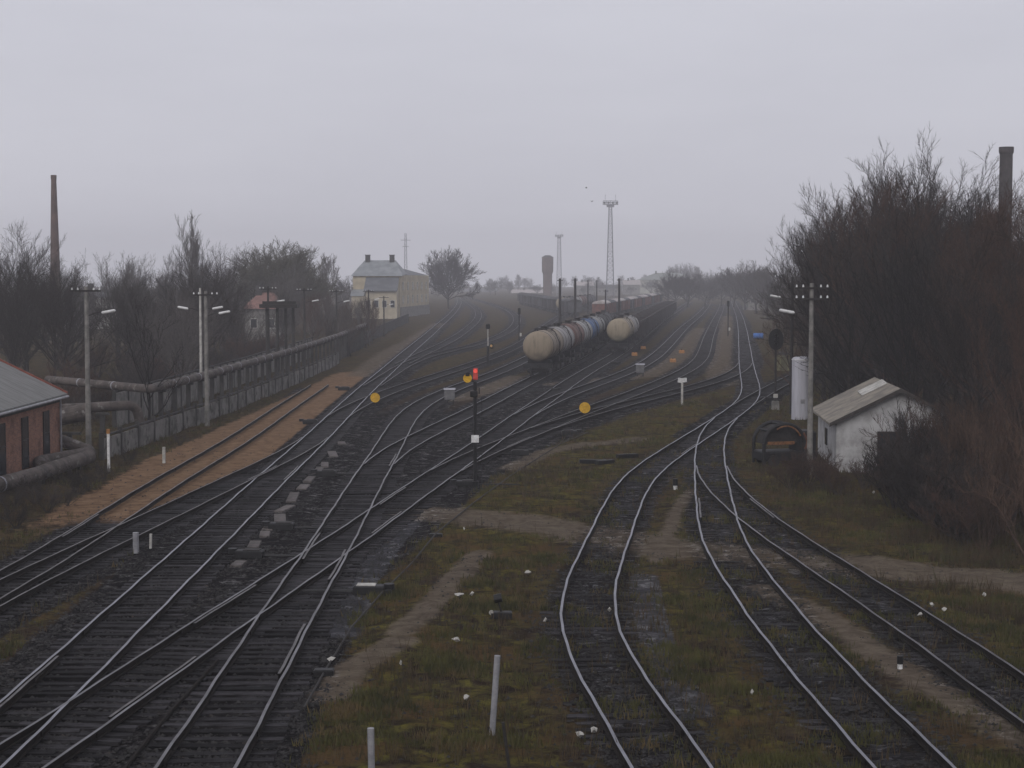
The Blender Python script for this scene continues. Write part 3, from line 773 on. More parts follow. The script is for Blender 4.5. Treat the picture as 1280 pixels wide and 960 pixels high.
# the lone tree by the yellow building and the far tree line
tree_px('lone', 561, 312, 540, 'lone round-crowned bare tree right of the yellow building', None, 1.0)
L6 = 'hazy far tree on the skyline beyond the yard'
for (px, ty, Y) in [(612,348,880),(630,344,860),(648,343,820),(662,346,850),(598,352,900),(585,354,880),(718,345,800),(735,344,780),(748,346,760),(790,346,760),(776,344,790),(806,343,820),(845,330,700),(858,329,720),(872,333,700),(888,338,640),(902,336,600),(918,330,560),(932,333,520),(946,326,470),(955,334,430),(705,347,870),(895,344,700),(830,340,760),(960,338,400),(470,348,620),(545,350,640),(456,336,560),(430,345,480),(398,338,520),(380,332,450)]:
    tree_px(rn.choice(['far1', 'far2', 'far3']), px, ty, Y * 1.55 if Y > 600 else Y, L6, 'far trees on the skyline', rn.uniform(1.0, 1.5))
for k, (r, h) in PROTO.items():
    assert k in used, k

# ------------------------------------------------------------------ helpers for posts, plates
def disc(mb, c, r, thick, n=20, axis=Vector((0, 1, 0)), mi=0):
    c = Vector(c); mb.tube([c - axis * thick / 2, c + axis * thick / 2], r, n, mi)

# ------------------------------------------------------------------ wagons
def tank_mat(name, c, dirt, band=None):
    m, t, b = new_mat(name)
    co = t.node('ShaderNodeTexCoord').outputs['Object']
    sep = t.node('ShaderNodeSeparateXYZ', {'Vector': co})
    mp = t.node('ShaderNodeMapping', {'Vector': co, 'Scale': (2.2, 1.2, .25)}).outputs[0]
    n1 = t.noise(mp, 1.6, 5, .7); n2 = t.noise(co, .9, 4, .6)
    col = t.mix(t.ss(n1, .45, .75), c, tuple(x * .55 for x in c))
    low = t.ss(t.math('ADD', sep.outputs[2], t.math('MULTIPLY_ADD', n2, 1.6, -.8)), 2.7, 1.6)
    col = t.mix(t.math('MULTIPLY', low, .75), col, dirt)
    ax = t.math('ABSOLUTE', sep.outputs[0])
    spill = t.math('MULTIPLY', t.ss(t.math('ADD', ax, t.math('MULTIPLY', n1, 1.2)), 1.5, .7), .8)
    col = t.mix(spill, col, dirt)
    t.l.new(col, b.inputs['Base Color']); b.inputs['Roughness'].default_value = .6
    return m
TM = {'beige': tank_mat('tank_beige', (.25, .205, .15), (.07, .058, .045)),
      'grey': tank_mat('tank_grey', (.28, .27, .265), (.08, .075, .07)),
      'rust': tank_mat('tank_rust', (.12, .055, .04), (.04, .028, .025)),
      'cream': tank_mat('tank_cream', (.28, .235, .17), (.10, .10, .07)),
      'white': tank_mat('tank_white', (.27, .27, .265), (.07, .07, .07)),
      'blue': tank_mat('tank_blue', (.05, .11, .24), (.03, .04, .07)),
      'black': tank_mat('tank_black', (.03, .03, .032), (.015, .015, .015))}
M['gondola'] = mat('gondola_paint', (.055, .046, .046), (.026, .023, .024), 1.5, .8, 0, .2, 10, c3=(.1, .05, .035), s3=2.5, rnd=.25)
M['coal'] = mat('scrap_load', (.03, .024, .022), (.014, .012, .012), 4, .95, 0, .6, 8)
M['wagon_red'] = mat('wagon_red', (.15, .065, .05), (.08, .04, .032), 1.5, .8, rnd=.3)
M['wagon_grey'] = mat('wagon_grey', (.06, .062, .066), (.035, .035, .038), 1.5, .8, rnd=.3)
M['wagon_roof'] = mat('wagon_roof', (.42, .38, .37), (.28, .25, .24), 1.5, .7, rnd=.2)

WHEEL = None
def bogies(root, xs):
    for x in xs:
        f = MB()
        for sy in (-1, 1):
            f.prism([(x - 1.35, .62), (x - 1.1, .75), (x - .35, .8), (x + .35, .8), (x + 1.1, .75), (x + 1.35, .62), (x + 1.1, .42), (x + .4, .32), (x - .4, .32), (x - 1.1, .42)], sy * 1.0 - .07, sy * 1.0 + .07, 'y')
        f.box((x, 0, .72), (.5, 2.1, .3))
        b = f.build('bogie', M['dark_iron'], root)
        for dx in (-.92, .92):
            w = MB()
            for sy in (-1, 1):
                w.tube([(x + dx, sy * .74, .475), (x + dx, sy * .82, .475)], .475, 18); w.tube([(x + dx, sy * .70, .475), (x + dx, sy * .74, .475)], .52, 18)
            w.tube([(x + dx, -1.0, .475), (x + dx, 1.0, .475)], .09, 8)
            w.build('wheelset', M['dark_iron'], b)
def couplers(root, half):
    for s in (-1, 1):
        c = MB(); c.box((s * (half + .22), 0, 1.05), (.5, .22, .26), bev=.03); c.box((s * (half + .45), .08, 1.05), (.14, .34, .34), bev=.03)
        c.build('coupler', M['black_metal'], root)
ZR = .225
def tank_wagon():
    r = empty('tank_wagon', (0, 0, 0), 'x', 'tank wagon')
    t = MB(); pts = []; rad = []
    L = 5.35; Rr = 1.5; zc = 3.0
    for k in range(7):
        a = k / 6 * PI / 2; pts.append((-L - .5 * math.cos(a) * .9 + .0, 0, zc)); rad.append(max(.02, Rr * math.sin(a)) if k else .02)
    for x in (-4, -2, 0, 2, 4): pts.append((x, 0, zc)); rad.append(Rr)
    for k in range(6, -1, -1):
        a = k / 6 * PI / 2; pts.append((L + .5 * math.cos(a) * .9, 0, zc)); rad.append(max(.02, Rr * math.sin(a)) if k else .02)
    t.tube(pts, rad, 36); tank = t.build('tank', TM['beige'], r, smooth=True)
    for x in (-4.6, -1.55, 1.55, 4.6):
        b = MB(); b.tube([(x - .07, 0, zc), (x + .07, 0, zc)], Rr + .025, 36); b.build('strap', M['dark_iron'], r, smooth=False)
    d = MB(); d.tube([(0, 0, zc + Rr - .1), (0, 0, zc + Rr + .28)], .34, 14); d.tube([(0, 0, zc + Rr + .28), (0, 0, zc + Rr + .34)], .4, 14)
    d.build('hatch', M['dark_iron'], r)
    w = MB()
    for sx in (-1, 1):
        w.box((sx * .85, 0, zc + Rr + .1), (.5, 1.9, .04))
        for sy in (-1, 1):
            w.box((sx * .85, sy * .8, zc + Rr + .0), (.06, .06, .3))
    w.build('walkway', M['dark_iron'], r)
    l = MB()
    for sy in (-1, 1):
        for dx in (-.2, .2): l.tube([(dx, sy * 1.62, 1.2), (dx, sy * 1.6, 3.2), (dx, sy * 1.1, 4.3), (dx, sy * .6, 4.62)], .025, 5)
        for z in np.arange(1.4, 3.3, .3): l.tube([(-.2, sy * 1.61, z), (.2, sy * 1.61, z)], .018, 4)
    l.build('ladder', M['dark_iron'], r)
    f = MB(); f.box((0, 0, 1.05), (10.9, .7, .36))
    for s in (-1, 1):
        f.box((s * 5.4, 0, 1.08), (.3, 2.9, .4)); f.box((s * 3.9, 0, 1.4), (.5, 2.3, .5))
        f.box((s * 3.9, 0, 1.62), (.5, 1.4, .2))
    f.build('underframe', M['black_metal'], r)
    bogies(r, (-3.9, 3.9)); couplers(r, 5.55)
    return r
def set_tank(o, m):
    for c in o.children:
        if c.name.startswith('tank'):
            c.data = c.data.copy(); c.data.materials.clear(); c.data.materials.append(TM[m])
def gondola_wagon():
    r = empty('gondola_wagon', (0, 0, 0), 'x', 'gondola wagon')
    b = MB(); Lh, Wh, z0, z1 = 6.35, 1.52, 1.3, 3.45
    for s in (-1, 1):
        b.box((0, s * Wh, (z0 + z1) / 2), (2 * Lh, .08, z1 - z0)); b.box((s * Lh, 0, (z0 + z1) / 2), (.08, 2 * Wh - .09, z1 - z0))
        for k in range(8):
            b.box((-Lh + .15 + k * (2 * Lh - .3) / 7, s * (Wh + .1), (z0 + z1) / 2 - .05), (.16, .12, z1 - z0 - .1))
        b.box((0, s * (Wh + .03), z1 + .04), (2 * Lh + .12, .16, .1))
        b.box((s * Lh, 0, z1 + .04), (.16, 2 * Wh - .12, .1))
        for y in (-.8, 0, .8): b.box((s * (Lh + .09), y, (z0 + z1) / 2 - .05), (.1, .14, z1 - z0 - .12))
    b.box((0, 0, z0 + .05), (2 * Lh - .1, 2 * Wh - .1, .08))
    b.build('body', M['gondola'], r)
    c = MB(); nx, ny = 14, 5; rs = random.Random(5); vs = []; fs = []
    for i in range(nx):
        for j in range(ny):
            edge = min(i, nx - 1 - i, j, ny - 1 - j)
            vs.append((-Lh + .06 + i * (2 * Lh - .12) / (nx - 1), -Wh + .06 + j * (2 * Wh - .12) / (ny - 1), z1 - .9 + (.35 + rs.uniform(-.1, .25) if edge else 0)))
    for i in range(nx - 1):
        for j in range(ny - 1):
            a = i * ny + j; fs.append((a, a + ny, a + ny + 1, a + 1))
    c.add(vs, fs); c.build('load', M['coal'], r)
    f = MB(); f.box((0, 0, 1.06), (12.5, .8, .34))
    for s in (-1, 1): f.box((s * 6.3, 0, 1.1), (.26, 2.9, .36))
    f.build('underframe', M['black_metal'], r)
    bogies(r, (-4.3, 4.3)); couplers(r, 6.45)
    return r
def box_wagon():
    r = empty('covered_wagon', (0, 0, 0), 'x', 'covered wagon')
    b = MB(); b.box((0, 0, 2.5), (13.6, 3.0, 2.5))
    for s in (-1, 1):
        for k in range(12): b.box((-6.7 + k * 13.4 / 11, s * 1.54, 2.5), (.12, .09, 2.46))
    b.build('body', M['wagon_red'], r)
    for s in (-1, 1):
        d = MB(); d.box((0, s * 1.57, 2.45), (2.6, .1, 2.2), bev=.02); d.box((.9, s * 1.63, 2.2), (.08, .04, .5)); d.build('door', M['wagon_red'], r)
    rf = MB(); rf.prism([(-1.58, 3.7), (1.58, 3.7), (1.5, 3.95), (.9, 4.3), (0, 4.42), (-.9, 4.3), (-1.5, 3.95)], -6.9, 6.9, 'x'); rf.build('roof', M['wagon_roof'], r)
    f = MB(); f.box((0, 0, 1.08), (13.5, .8, .34)); f.build('underframe', M['black_metal'], r)
    bogies(r, (-4.8, 4.8)); couplers(r, 6.9)
    return r

def along(tr, y, dist):                        # advance a distance along a track
    y2 = y
    for _ in range(20):
        st = dist / 20; m = float(tr.slope(y2)); y2 += st / math.sqrt(1 + m * m)
    return y2
def put(o, tr, y):
    p, a = tr.at(y); o.location = (p.x, p.y, ZR); o.rotation_euler = (0, 0, a)
TW = tank_wagon(); GW = gondola_wagon(); BW = box_wagon()
t2 = TR['D2']; y = G(668, 474).y + 5.6
seq = [('beige', 'beige tank wagon with a round stained end, front wagon of the left rake'),
       ('grey', 'pale grey tank wagon right behind the beige front one of the left rake'),
       ('rust', 'rust-brown tank wagon, third in the left rake'),
       ('white', 'dirty white tank wagon just ahead of the blue one'),
       ('blue', 'blue tank wagon in the left rake'),
       ('white', 'white tank wagon directly behind the blue one in the left rake'),
       ('black', 'black tank wagon near the far end of the left rake'),
       ('black', 'last visible black tank wagon of the left rake, half hidden by the right rake')]
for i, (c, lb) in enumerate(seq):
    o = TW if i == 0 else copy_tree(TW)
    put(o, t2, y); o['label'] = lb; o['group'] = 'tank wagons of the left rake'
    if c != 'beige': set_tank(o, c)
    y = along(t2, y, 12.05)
t1 = TR['B']; y = G(774, 444).y + 5.6
for i, (c, lb) in enumerate([('cream', 'cream tank wagon with a brown smear, front wagon of the right rake'), ('grey', 'pale grey tank wagon between the cream one and the dark gondolas')]):
    o = copy_tree(TW); put(o, t1, y); o['label'] = lb; o['group'] = 'tank wagons of the right rake'; set_tank(o, c)
    y = along(t1, y, 12.05)
y += .9
for i in range(15):
    o = GW if i == 0 else copy_tree(GW)
    put(o, t1, y)
    o['label'] = 'dark open gondola wagon next behind the pale grey tank wagon' if i == 0 else ('farthest dark gondola wagon, at the tail of the right rake' if i == 14 else 'dark open gondola wagon in the middle of the long right rake')
    o['group'] = 'dark gondola wagons of the right rake'
    y = along(t1, y, 13.92)
# far rakes in the haze: straight lines of covered wagons
def far_rake(p0, p1, n, label, group, mats, first=False):
    d = (p1 - p0); a = math.atan2(d.y, d.x); u = d.normalized()
    for i in range(n):
        o = BW if (first and i == 0) else copy_tree(BW)
        q = p0 + u * (14.7 * i); o.location = (q.x, q.y, ZR); o.rotation_euler = (0, 0, a)
        o['label'] = label; o['group'] = group
        mt = mats[i % len(mats)]
        if i % 3 == 1 and len(mats) == 3:
            for c in o.children:
                if c.name.startswith('roof'): c.data = c.data.copy(); c.data.materials.clear(); c.data.materials.append(M['wagon_grey'])
        if len(mats) == 4:
            for c in o.children:
                if c.name.startswith('roof'): c.data = c.data.copy(); c.data.materials.clear(); c.data.materials.append(M['wagon_grey'] if i % 3 else M['dark_iron'])
        if mt != 'wagon_red':
            for c in o.children:
                if c.name.startswith(('body', 'door')):
                    c.data = c.data.copy(); c.data.materials.clear(); c.data.materials.append(M[mt])
far_rake(G(752, 400), G(850, 374.5), 15, 'far red-brown covered wagon with a pale roof, seen above the right rake', 'covered wagons beyond the right rake', ['wagon_red', 'wagon_red', 'wagon_grey'], True)
far_rake(G(716, 397), G(640, 378), 14, 'far dark grey covered wagon in the hazy row left of the tank wagons', 'covered wagons in the hazy row', ['wagon_grey', 'dark_iron', 'wagon_grey', 'gondola'])

p0 = G(705, 394)
for i, c in enumerate(['cream', 'black', 'grey', 'rust', 'black', 'black']):
    o = copy_tree(TW); o.location = (p0.x + i * 12.05 * .16, p0.y + i * 11.9, ZR); o.rotation_euler = (0, 0, math.atan2(1, .16)); set_tank(o, c)
    o['label'] = 'far hazy cream tank wagon seen between the two dark thick poles' if i == 0 else 'far hazy tank wagon behind the cream one, between the dark poles'; o['group'] = 'far tank wagons behind the dark poles'
# ------------------------------------------------------------------ signals
def mast_signal():
    b = G(594, 608); r = empty('signal_mast', b, 'tall black signal mast with a red lamp on top and a white plate halfway', 'signal')
    p = MB(); p.tube([(0, 0, -.2), (0, 0, 5.05)], .085, 12); p.tube([(0, 0, -.1), (0, 0, .25)], .16, 12); p.build('mast', M['black_metal'], r, smooth=False)
    c = MB(); c.box((-.05, -.05, 4.45), (.36, .3, .3), bev=.03); c.tube([(.2, -.05, 4.45), (.2, -.05, 4.75)], .03, 6); c.build('junction_box', M['black_metal'], r)
    s = MB(); s.box((0, -.1, 2.3), (.36, .03, .36), bev=.008); s.build('number_plate', M['white'], r)
    h = MB(); h.box((.02, .02, 5.4), (.22, .2, .56), bev=.03); h.build('lamp_housing', M['red'], r)
    l = MB()
    l.tube([(.02, -.10, 5.55), (.02, -.14, 5.55)], .1, 16); l.build('lamp_lens', M['red_lamp'], r)
    a = MB(); a.tube([(0, 0, 5.02), (-.34, 0, 5.12)], .025, 6); a.build('bracket', M['black_metal'], r)
    d = MB(); disc(d, (-.36, -.04, 5.2), .21, .04); yd = d.build('yellow_disc', M['yellow'], r)
    k = MB(); k.box((-.36, -.07, 5.38), (.2, .02, .16), bev=.005); k.build('black_flag', M['black_metal'], yd)
    ld = MB()
    for z in np.arange(.5, 4.3, .35): ld.tube([(.1, .08, z), (.32, .08, z)], .012, 4)
    ld.tube([(.32, .08, .1), (.32, .08, 4.3)], .018, 5); ld.build('ladder', M['black_metal'], r)
mast_signal()
def small_signal():
    b = G(610, 455); r = empty('signal_mast', b, 'smaller hazy signal mast with a dark head and a yellow-lit box at its side', 'signal')
    p = MB(); p.tube([(0, 0, -.2), (0, 0, 2.1)], .16, 10); p.build('mast_base', M['black_metal'], r)
    p = MB(); p.tube([(0, 0, 2.1), (0, 0, 4.1)], .07, 8); p.build('mast', M['off_white'], r)
    h = MB(); h.box((0, -.05, 4.35), (.5, .3, .62), bev=.1); h.tube([(0, -.2, 4.45), (0, -.42, 4.47)], .12, 10, cap=False); h.build('signal_head', M['black_metal'], r)
    s = MB(); s.box((.44, 0, 2.1), (.4, .34, .66), bev=.1); s.tube([(.1, 0, 2.1), (.3, 0, 2.1)], .04, 6); sb = s.build('lamp_box', M['black_metal'], r)
    l = MB(); l.tube([(.38, -.17, 2.12), (.38, -.22, 2.12)], .14, 14); l.build('lamp_lens', mat('amber_lens', (.7, .42, .18), (.6, .35, .12), 4, .4), sb)
small_signal()
def right_signal():
    b = G(969, 511); r = empty('signal_mast', b, 'black signal with a big oval head on a dark mast, left of the white cylinder', 'signal')
    p = MB(); p.tube([(0, 0, .5), (0, 0, 5.9)], .085, 10); p.build('mast', M['dark_iron'], r)
    f = MB(); f.box((0, 0, .2), (.6, .6, .8), taper=.8); f.build('foot', M['concrete'], r)
    h = MB(); pts = []
    poly = [(.58 * math.cos(a) * (1 if abs(math.sin(a)) < .8 else .95), 5.3 + .82 * math.sin(a)) for a in [2 * PI * k / 24 for k in range(24)]]
    h.prism(poly, -.1, .0, 'y'); h.build('background_plate', M['black_metal'], r)
    h2 = MB(); h2.box((0, .16, 5.3), (.3, .3, 1.0), bev=.04); h2.build('lamp_case', M['black_metal'], r)
    for z in (5.62, 5.3, 4.98):
        l = MB(); l.tube([(0, -.1, z), (0, -.38, z + .02)], .13, 12, cap=False); l.tube([(0, -.1, z), (0, -.12, z)], .11, 12); l.build('visor', M['black_metal'], r)
    pl = MB(); pl.box((0, -.12, 1.0), (.34, .03, .3)); pl.build('number_plate', M['off_white'], r)
right_signal()
def thin_signal(px, py, top, label):
    g = G(px, py); z = P(px, top, g.y).z
    r = empty('signal_mast', g, label, 'signal')
    p = MB(); p.tube([(0, 0, -.2), (0, 0, z - .5)], .1, 8); p.build('mast', M['black_metal'], r)
    h = MB(); h.box((0, 0, z - .35), (.42, .3, 1.0), bev=.1); h.build('signal_head', M['black_metal'], r)
    q = MB(); q.box((.22, -.12, 1.2), (.3, .04, .5)); q.build('number_plate', M['off_white'], r)
thin_signal(910, 420, 377, 'thin hazy signal mast left of the far straight track')
thin_signal(649, 428, 386, 'thin hazy signal mast left of the beige front tank wagon')

# point indicators
def point_disc(px, py, Y, label, rad, zc):
    g = P(px, 500, Y); r = empty('point_indicator', (g.x, Y, 0), label, 'point indicator')
    p = MB(); p.tube([(0, 0, -.1), (0, 0, zc - rad * .6)], .05, 8); p.box((0, .06, zc), (.26, .14, .3), bev=.02); p.build('stand', M['dark_iron'], r)
    d = MB(); disc(d, (0, -.05, zc), rad, .05, 24); d.build('disc', M['yellow'], r)
    l = MB(); l.box((.55, .1, .12), (.9, .14, .2), bev=.03); l.tube([(.2, .1, .2), (.75, .15, .75)], .025, 6); l.tube([(.75, .15, .75), (.78, .15, .78)], .09, 8); l.build('lever', M['dark_iron'], r)
point_disc(469, 497, 122, 'yellow point disc standing beside the long left track', .35, 1.28)
point_disc(731, 510, 121, 'yellow point disc on its stand by the right-hand fork, left of the cream post', .4, .62)

# cream T post
g = G(852.5, 506); r = empty('marker_post', g, 'cream T-shaped marker post standing on the grass behind the S-curve', 'marker post')
p = MB(); p.box((0, 0, .85), (.16, .14, 1.8), bev=.015); p.build('post', M['off_white'], r)
p = MB(); p.box((-.16, -.02, 1.93), (.36, .08, .36), bev=.01, rot=(0, .12, 0)); p.box((.18, -.02, 1.95), (.36, .08, .34), bev=.01, rot=(0, -.1, 0)); p.build('board', M['white'], r)

# small posts
def stub(px, py, h, rad, m, label, lean=0.0, name='marker_post', capm=None, cat='post'):
    g = G(px, py); r = empty(name, g, label, cat)
    p = MB(); p.tube([(0, 0, -.2), (lean * h, 0, h)], rad, 10); p.build('post', m, r)
    if capm: c = MB(); c.tube([(lean * h, 0, h), (lean * h, 0, h + rad * 3.2)], rad * 1.25, 10); c.build('cap', capm, r)
    return r
stub(614.5, 916, 1.72, .07, M['steel_grey'], 'pale steel post leaning slightly in the middle of the front grass', .075, 'steel_post')
stub(465, 975, 1.05, .07, M['steel_grey'], 'short pale steel post cut by the bottom edge of the picture', -.02, 'steel_post')
stub(638, 960, .95, .035, M['dark_iron'], 'thin dark stick poking up beside the leaning steel post', -.16, 'iron_stake')
stub(136, 589, 1.95, .075, M['white'], 'slim white post with an orange top by the left fence', 0, 'marker_post', M['orange'])
stub(205, 577, .8, .09, M['off_white'], 'short dirty white post at the foot of the fence, right of the orange-topped one', 0)
stub(170, 690, .72, .11, M['steel_grey'], 'stubby grey post between the dark track and the long left track', 0)
stub(188, 684, .5, .05, M['off_white'], 'small pale peg right beside the stubby grey post', .05)
stub(844, 611, .16, .10, M['white'], 'little white stone with a black top between the curved tracks', 0, 'marker_stone', M['black_metal'])
stub(1125, 836, .13, .065, M['white'], 'little white marker with a black top on the pale footpath', 0, 'marker_stone', M['black_metal'])

# ground lever in the front grass
g = G(627, 772); r = empty('ground_lever', g, 'black ground lever with a weight, standing in the middle of the front grass', 'lever')
p = MB(); p.box((0, 0, .08), (.62, .34, .2), bev=.03); p.build('base', M['black_metal'], r)
p = MB(); p.tube([(0, 0, .15), (-.12, 0, .55)], .03, 6); p.tube([(-.22, 0, .55), (0, 0, .6)], .13, 10); p.build('lever', M['black_metal'], r)
p = MB(); p.tube([(-.3, -.12, .18), (-.3, -.16, .18)], .07, 10); p.build('lamp', M['off_white'], r)

# switch machines
def switch_machine():
    r = empty('switch_machine', (0, 0, 0), 'x', 'switch machine')
    b = MB(); b.box((0, 0, .1), (1.0, .5, .3), bev=.04); b.build('case', M['black_metal'], r)
    b = MB(); b.box((-.1, 0, .265), (.6, .42, .04), bev=.01); b.build('lid', M['dark_iron'], r)
    b = MB(); b.tube([(.62, 0, .12), (.62, 0, .3)], .17, 12); b.build('motor', M['black_metal'], r)
    b = MB(); b.tube([(-.5, .08, .06), (-2.6, .08, .06)], .03, 6); b.tube([(-.5, -.12, .06), (-2.2, -.12, .06)], .025, 6); b.build('throw_rod', M['black_metal'], r)
    return r
SW = switch_machine()
SWP = [(408, 594, PI, 'black switch machine beside the pale slabs, its rod under the forking track'), (462, 741, 0, 'black switch machine with a pale lid at the right edge of the dark yard'),
       (352, 661, PI, 'black switch machine next to the lower pale slabs, left of the crossing'), (312, 696, PI, 'black switch machine by the lowest pale slab'), (388, 529, PI, 'switch machine left of the long left track, near the end of the sand'),
       (430, 487, PI, 'distant switch machine at the top of the sand strip'), (712, 543, 0, 'switch machine by the yellow disc at the right-hand fork'), (650, 568, 0, 'black switch machine right of the black mast, at the grass edge'),
       (583, 607, PI, 'switch machine at the foot of the black signal mast'), (690, 489, 0, 'switch machine between the two forks right of the beige wagon'), (768, 455, 0, 'small switch machine in front of the right rake'),
       (958, 500, 0, 'switch machine at the fork left of the round-headed signal')]
for i, (px, py, rz, lb) in enumerate(SWP):
    o = SW if i == 0 else copy_tree(SW)
    o.location = G(px, py); o.rotation_euler = (0, 0, rz + random.uniform(-.1, .1)); o['label'] = lb; o['group'] = 'switch machines along the tracks'
    if i == 1:
        for c in o.children:
            if c.name.startswith('lid'): c.data = c.data.copy(); c.data.materials.clear(); c.data.materials.append(M['off_white'])

# relay cabinets
def cabinet():
    r = empty('relay_cabinet', (0, 0, 0), 'x', 'cabinet')
    b = MB(); b.box((0, 0, .75), (.8, .5, .8), bev=.02); b.build('case', mat('cabinet_paint', (.16, .16, .165), (.1, .1, .105), 3, .6), r)
    b = MB(); b.prism([(-.32, 1.15), (.32, 1.15), (.3, 1.2), (0, 1.28), (-.3, 1.2)], -.46, .46, 'x'); b.build('lid', M['galv'], r)
    for s in (-1, 1):
        b = MB(); b.box((s * .3, 0, .15), (.1, .4, .5)); b.build('leg', M['dark_iron'], r)
    return r
CB = cabinet()
for i, (px, py, lb) in enumerate([(562, 505, 'grey relay cabinet between the tracks left of the black mast'), (800, 470, 'grey relay cabinet right of the cream tank wagon')]):
    o = CB if i == 0 else copy_tree(CB); o.location = G(px, py); o['label'] = lb; o['group'] = 'relay cabinets'
# low yellow covers
def cover():
    r = empty('ground_cover', (0, 0, 0), 'x', 'cover'); b = MB(); b.prism([(-.42, -.1), (.42, -.1), (.36, .22), (0, .38), (-.36, .22)], -.35, .35, 'x'); b.build('hood', M['yellow'], r)
    b = MB(); b.tube([(0, 0, .3), (0, 0, .5)], .08, 8); b.build('knob', M['dark_iron'], r); return r
CV = cover()
for i, (px, py, m_, lb) in enumerate([(841, 452, 'orange', 'orange-brown hood on the tan strip, nearer of the two there'), (852, 441, 'yellow', 'small ochre hood on the tan strip, farther of the two there'), (793, 444, 'yellow', 'yellow hood beside the cream tank wagon'), (804, 436, 'orange', 'rust-orange hood just beyond the yellow one by the right rake')]):
    o = CV if i == 0 else copy_tree(CV); o.location = G(px, py); o['label'] = lb; o['group'] = 'low coloured hoods by the tracks'
    for c in o.children:
        if c.name.startswith('hood') and m_ == 'orange': c.data = c.data.copy(); c.data.materials.clear(); c.data.materials.append(M['orange'])

# pale concrete slabs in a row
for i, (px, py) in enumerate([(427,554),(416,568),(406,581),(398,588),(387,599),(379,609),(366,622),(356,636),(350,648),(336,660),(331,668),(318,681),(298,705)]):
    b = MB(); b.box((0, 0, -.02), (random.uniform(.36, .5), random.uniform(1.6, 3.2) if i < 9 else random.uniform(.9, 1.6), .14), bev=.02)
    o = b.build('concrete_slab', M['slab']); g = G(px, py); o.location = g
    o.rotation_euler = (random.gauss(0, .03), random.gauss(0, .03), random.gauss(.04, .07))
    tag(o, 'pale concrete slab in the broken row right of the long left track' if i < 12 else 'lone pale slab at the lower end of the broken row', 'slab', 'row of pale slabs')
# loose old sleepers on the grass
for i, (px, py, rz, lb) in enumerate([(741, 579, .2, 'black discarded timber on the grass, left of a pair'), (756, 580, .9, 'black discarded timber lying askew, middle of the three'), (784, 572, .7, 'black discarded timber nearest the S-curved track')]):
    b = MB(); b.box((0, 0, .1), (1.5, .25, .22), bev=.02); o = b.build('old_timber', M['black_metal']); o.location = G(px, py); o.rotation_euler = (0, .04, rz); tag(o, lb, 'timber', 'discarded timbers')
# point rodding along the edge of the front grass
pts = [G(px, py, .1) for px, py in [(735, 540), (700, 556), (640, 592), (590, 630), (545, 668), (515, 702), (480, 738), (440, 785), (405, 838), (380, 885)]]
pts = [p_ + Vector((0, 0, .05 * math.sin(i * 2.1))) for i, p_ in enumerate(pts)]
r = empty('signal_rod', (0, 0, 0), 'thin dark rod on low rollers running along the edge of the front grass', 'rod')
b = MB(); b.tube(pts, .03, 6); b.build('rod', M['dark_iron'], r)
for p_ in pts[4:9:2]:
    b = MB(); b.box((p_.x, p_.y, .03), (.5, .3, .22), bev=.03); b.build('roller_block', M['black_metal'], r)
b = MB(); b.tube([G(px, py, .06) for px, py in [(150, 970), (162, 953), (188, 920), (213, 890), (240, 861), (272, 826)]], .05, 6)
o = b.build('spare_rail', [M['rail_side']]); tag(o, 'rusty spare rail lying between the tracks in the bottom left corner', 'rail')
# litter
rl = random.Random(4)
for i, (px, py, w) in enumerate([(660,719,.5),(574,748,.6),(590,746,.3),(571,804,.42),(501,833,.2),(580,664,.16),(583,877,.3),(725,924,.35),(742,918,.3),(1152,772,.4),(1180,766,.3),(1165,760,.25),(1230,747,.25),(414,829,.35),(940,870,.15),(1092,618,.3),(762,766,.2),(682,779,.25)]):
    w *= .72
    b = MB(); vs = []; n = 7
    for k in range(n): a = 2 * PI * k / n; vs.append((math.cos(a) * w / 2 * rl.uniform(.5, 1), math.sin(a) * w / 2 * rl.uniform(.4, 1), rl.uniform(.0, .1)))
    vs.append((0, 0, .13)); vs.append((0, 0, -.02))
    b.add(vs, [(k, (k + 1) % n, n) for k in range(n)] + [((k + 1) % n, k, n + 1) for k in range(n)])
    o = b.build('paper_scrap', M['off_white']); o.location = G(px, py) + Vector((0, 0, .05)); o.rotation_euler = (0, 0, rl.random() * 6)
    tag(o, 'white scrap of litter on the rough ground by the tracks', 'litter', 'white litter scraps')
# blue barrel by the straight track
g = G(948, 423); r = empty('blue_barrel', g, 'small bright blue barrel beside the far straight track', 'barrel')
b = MB(); b.tube([(0, -.8, .42), (0, .8, .42)], .45, 16); b.build('drum', M['blue'], r)
b = MB(); b.tube([(0, -.35, .42), (0, -.3, .42)], .48, 16); b.tube([(0, .3, .42), (0, .35, .42)], .48, 16); b.build('hoops', M['blue'], r)
for o in r.children: o.rotation_euler = (0, 0, PI / 2.3)
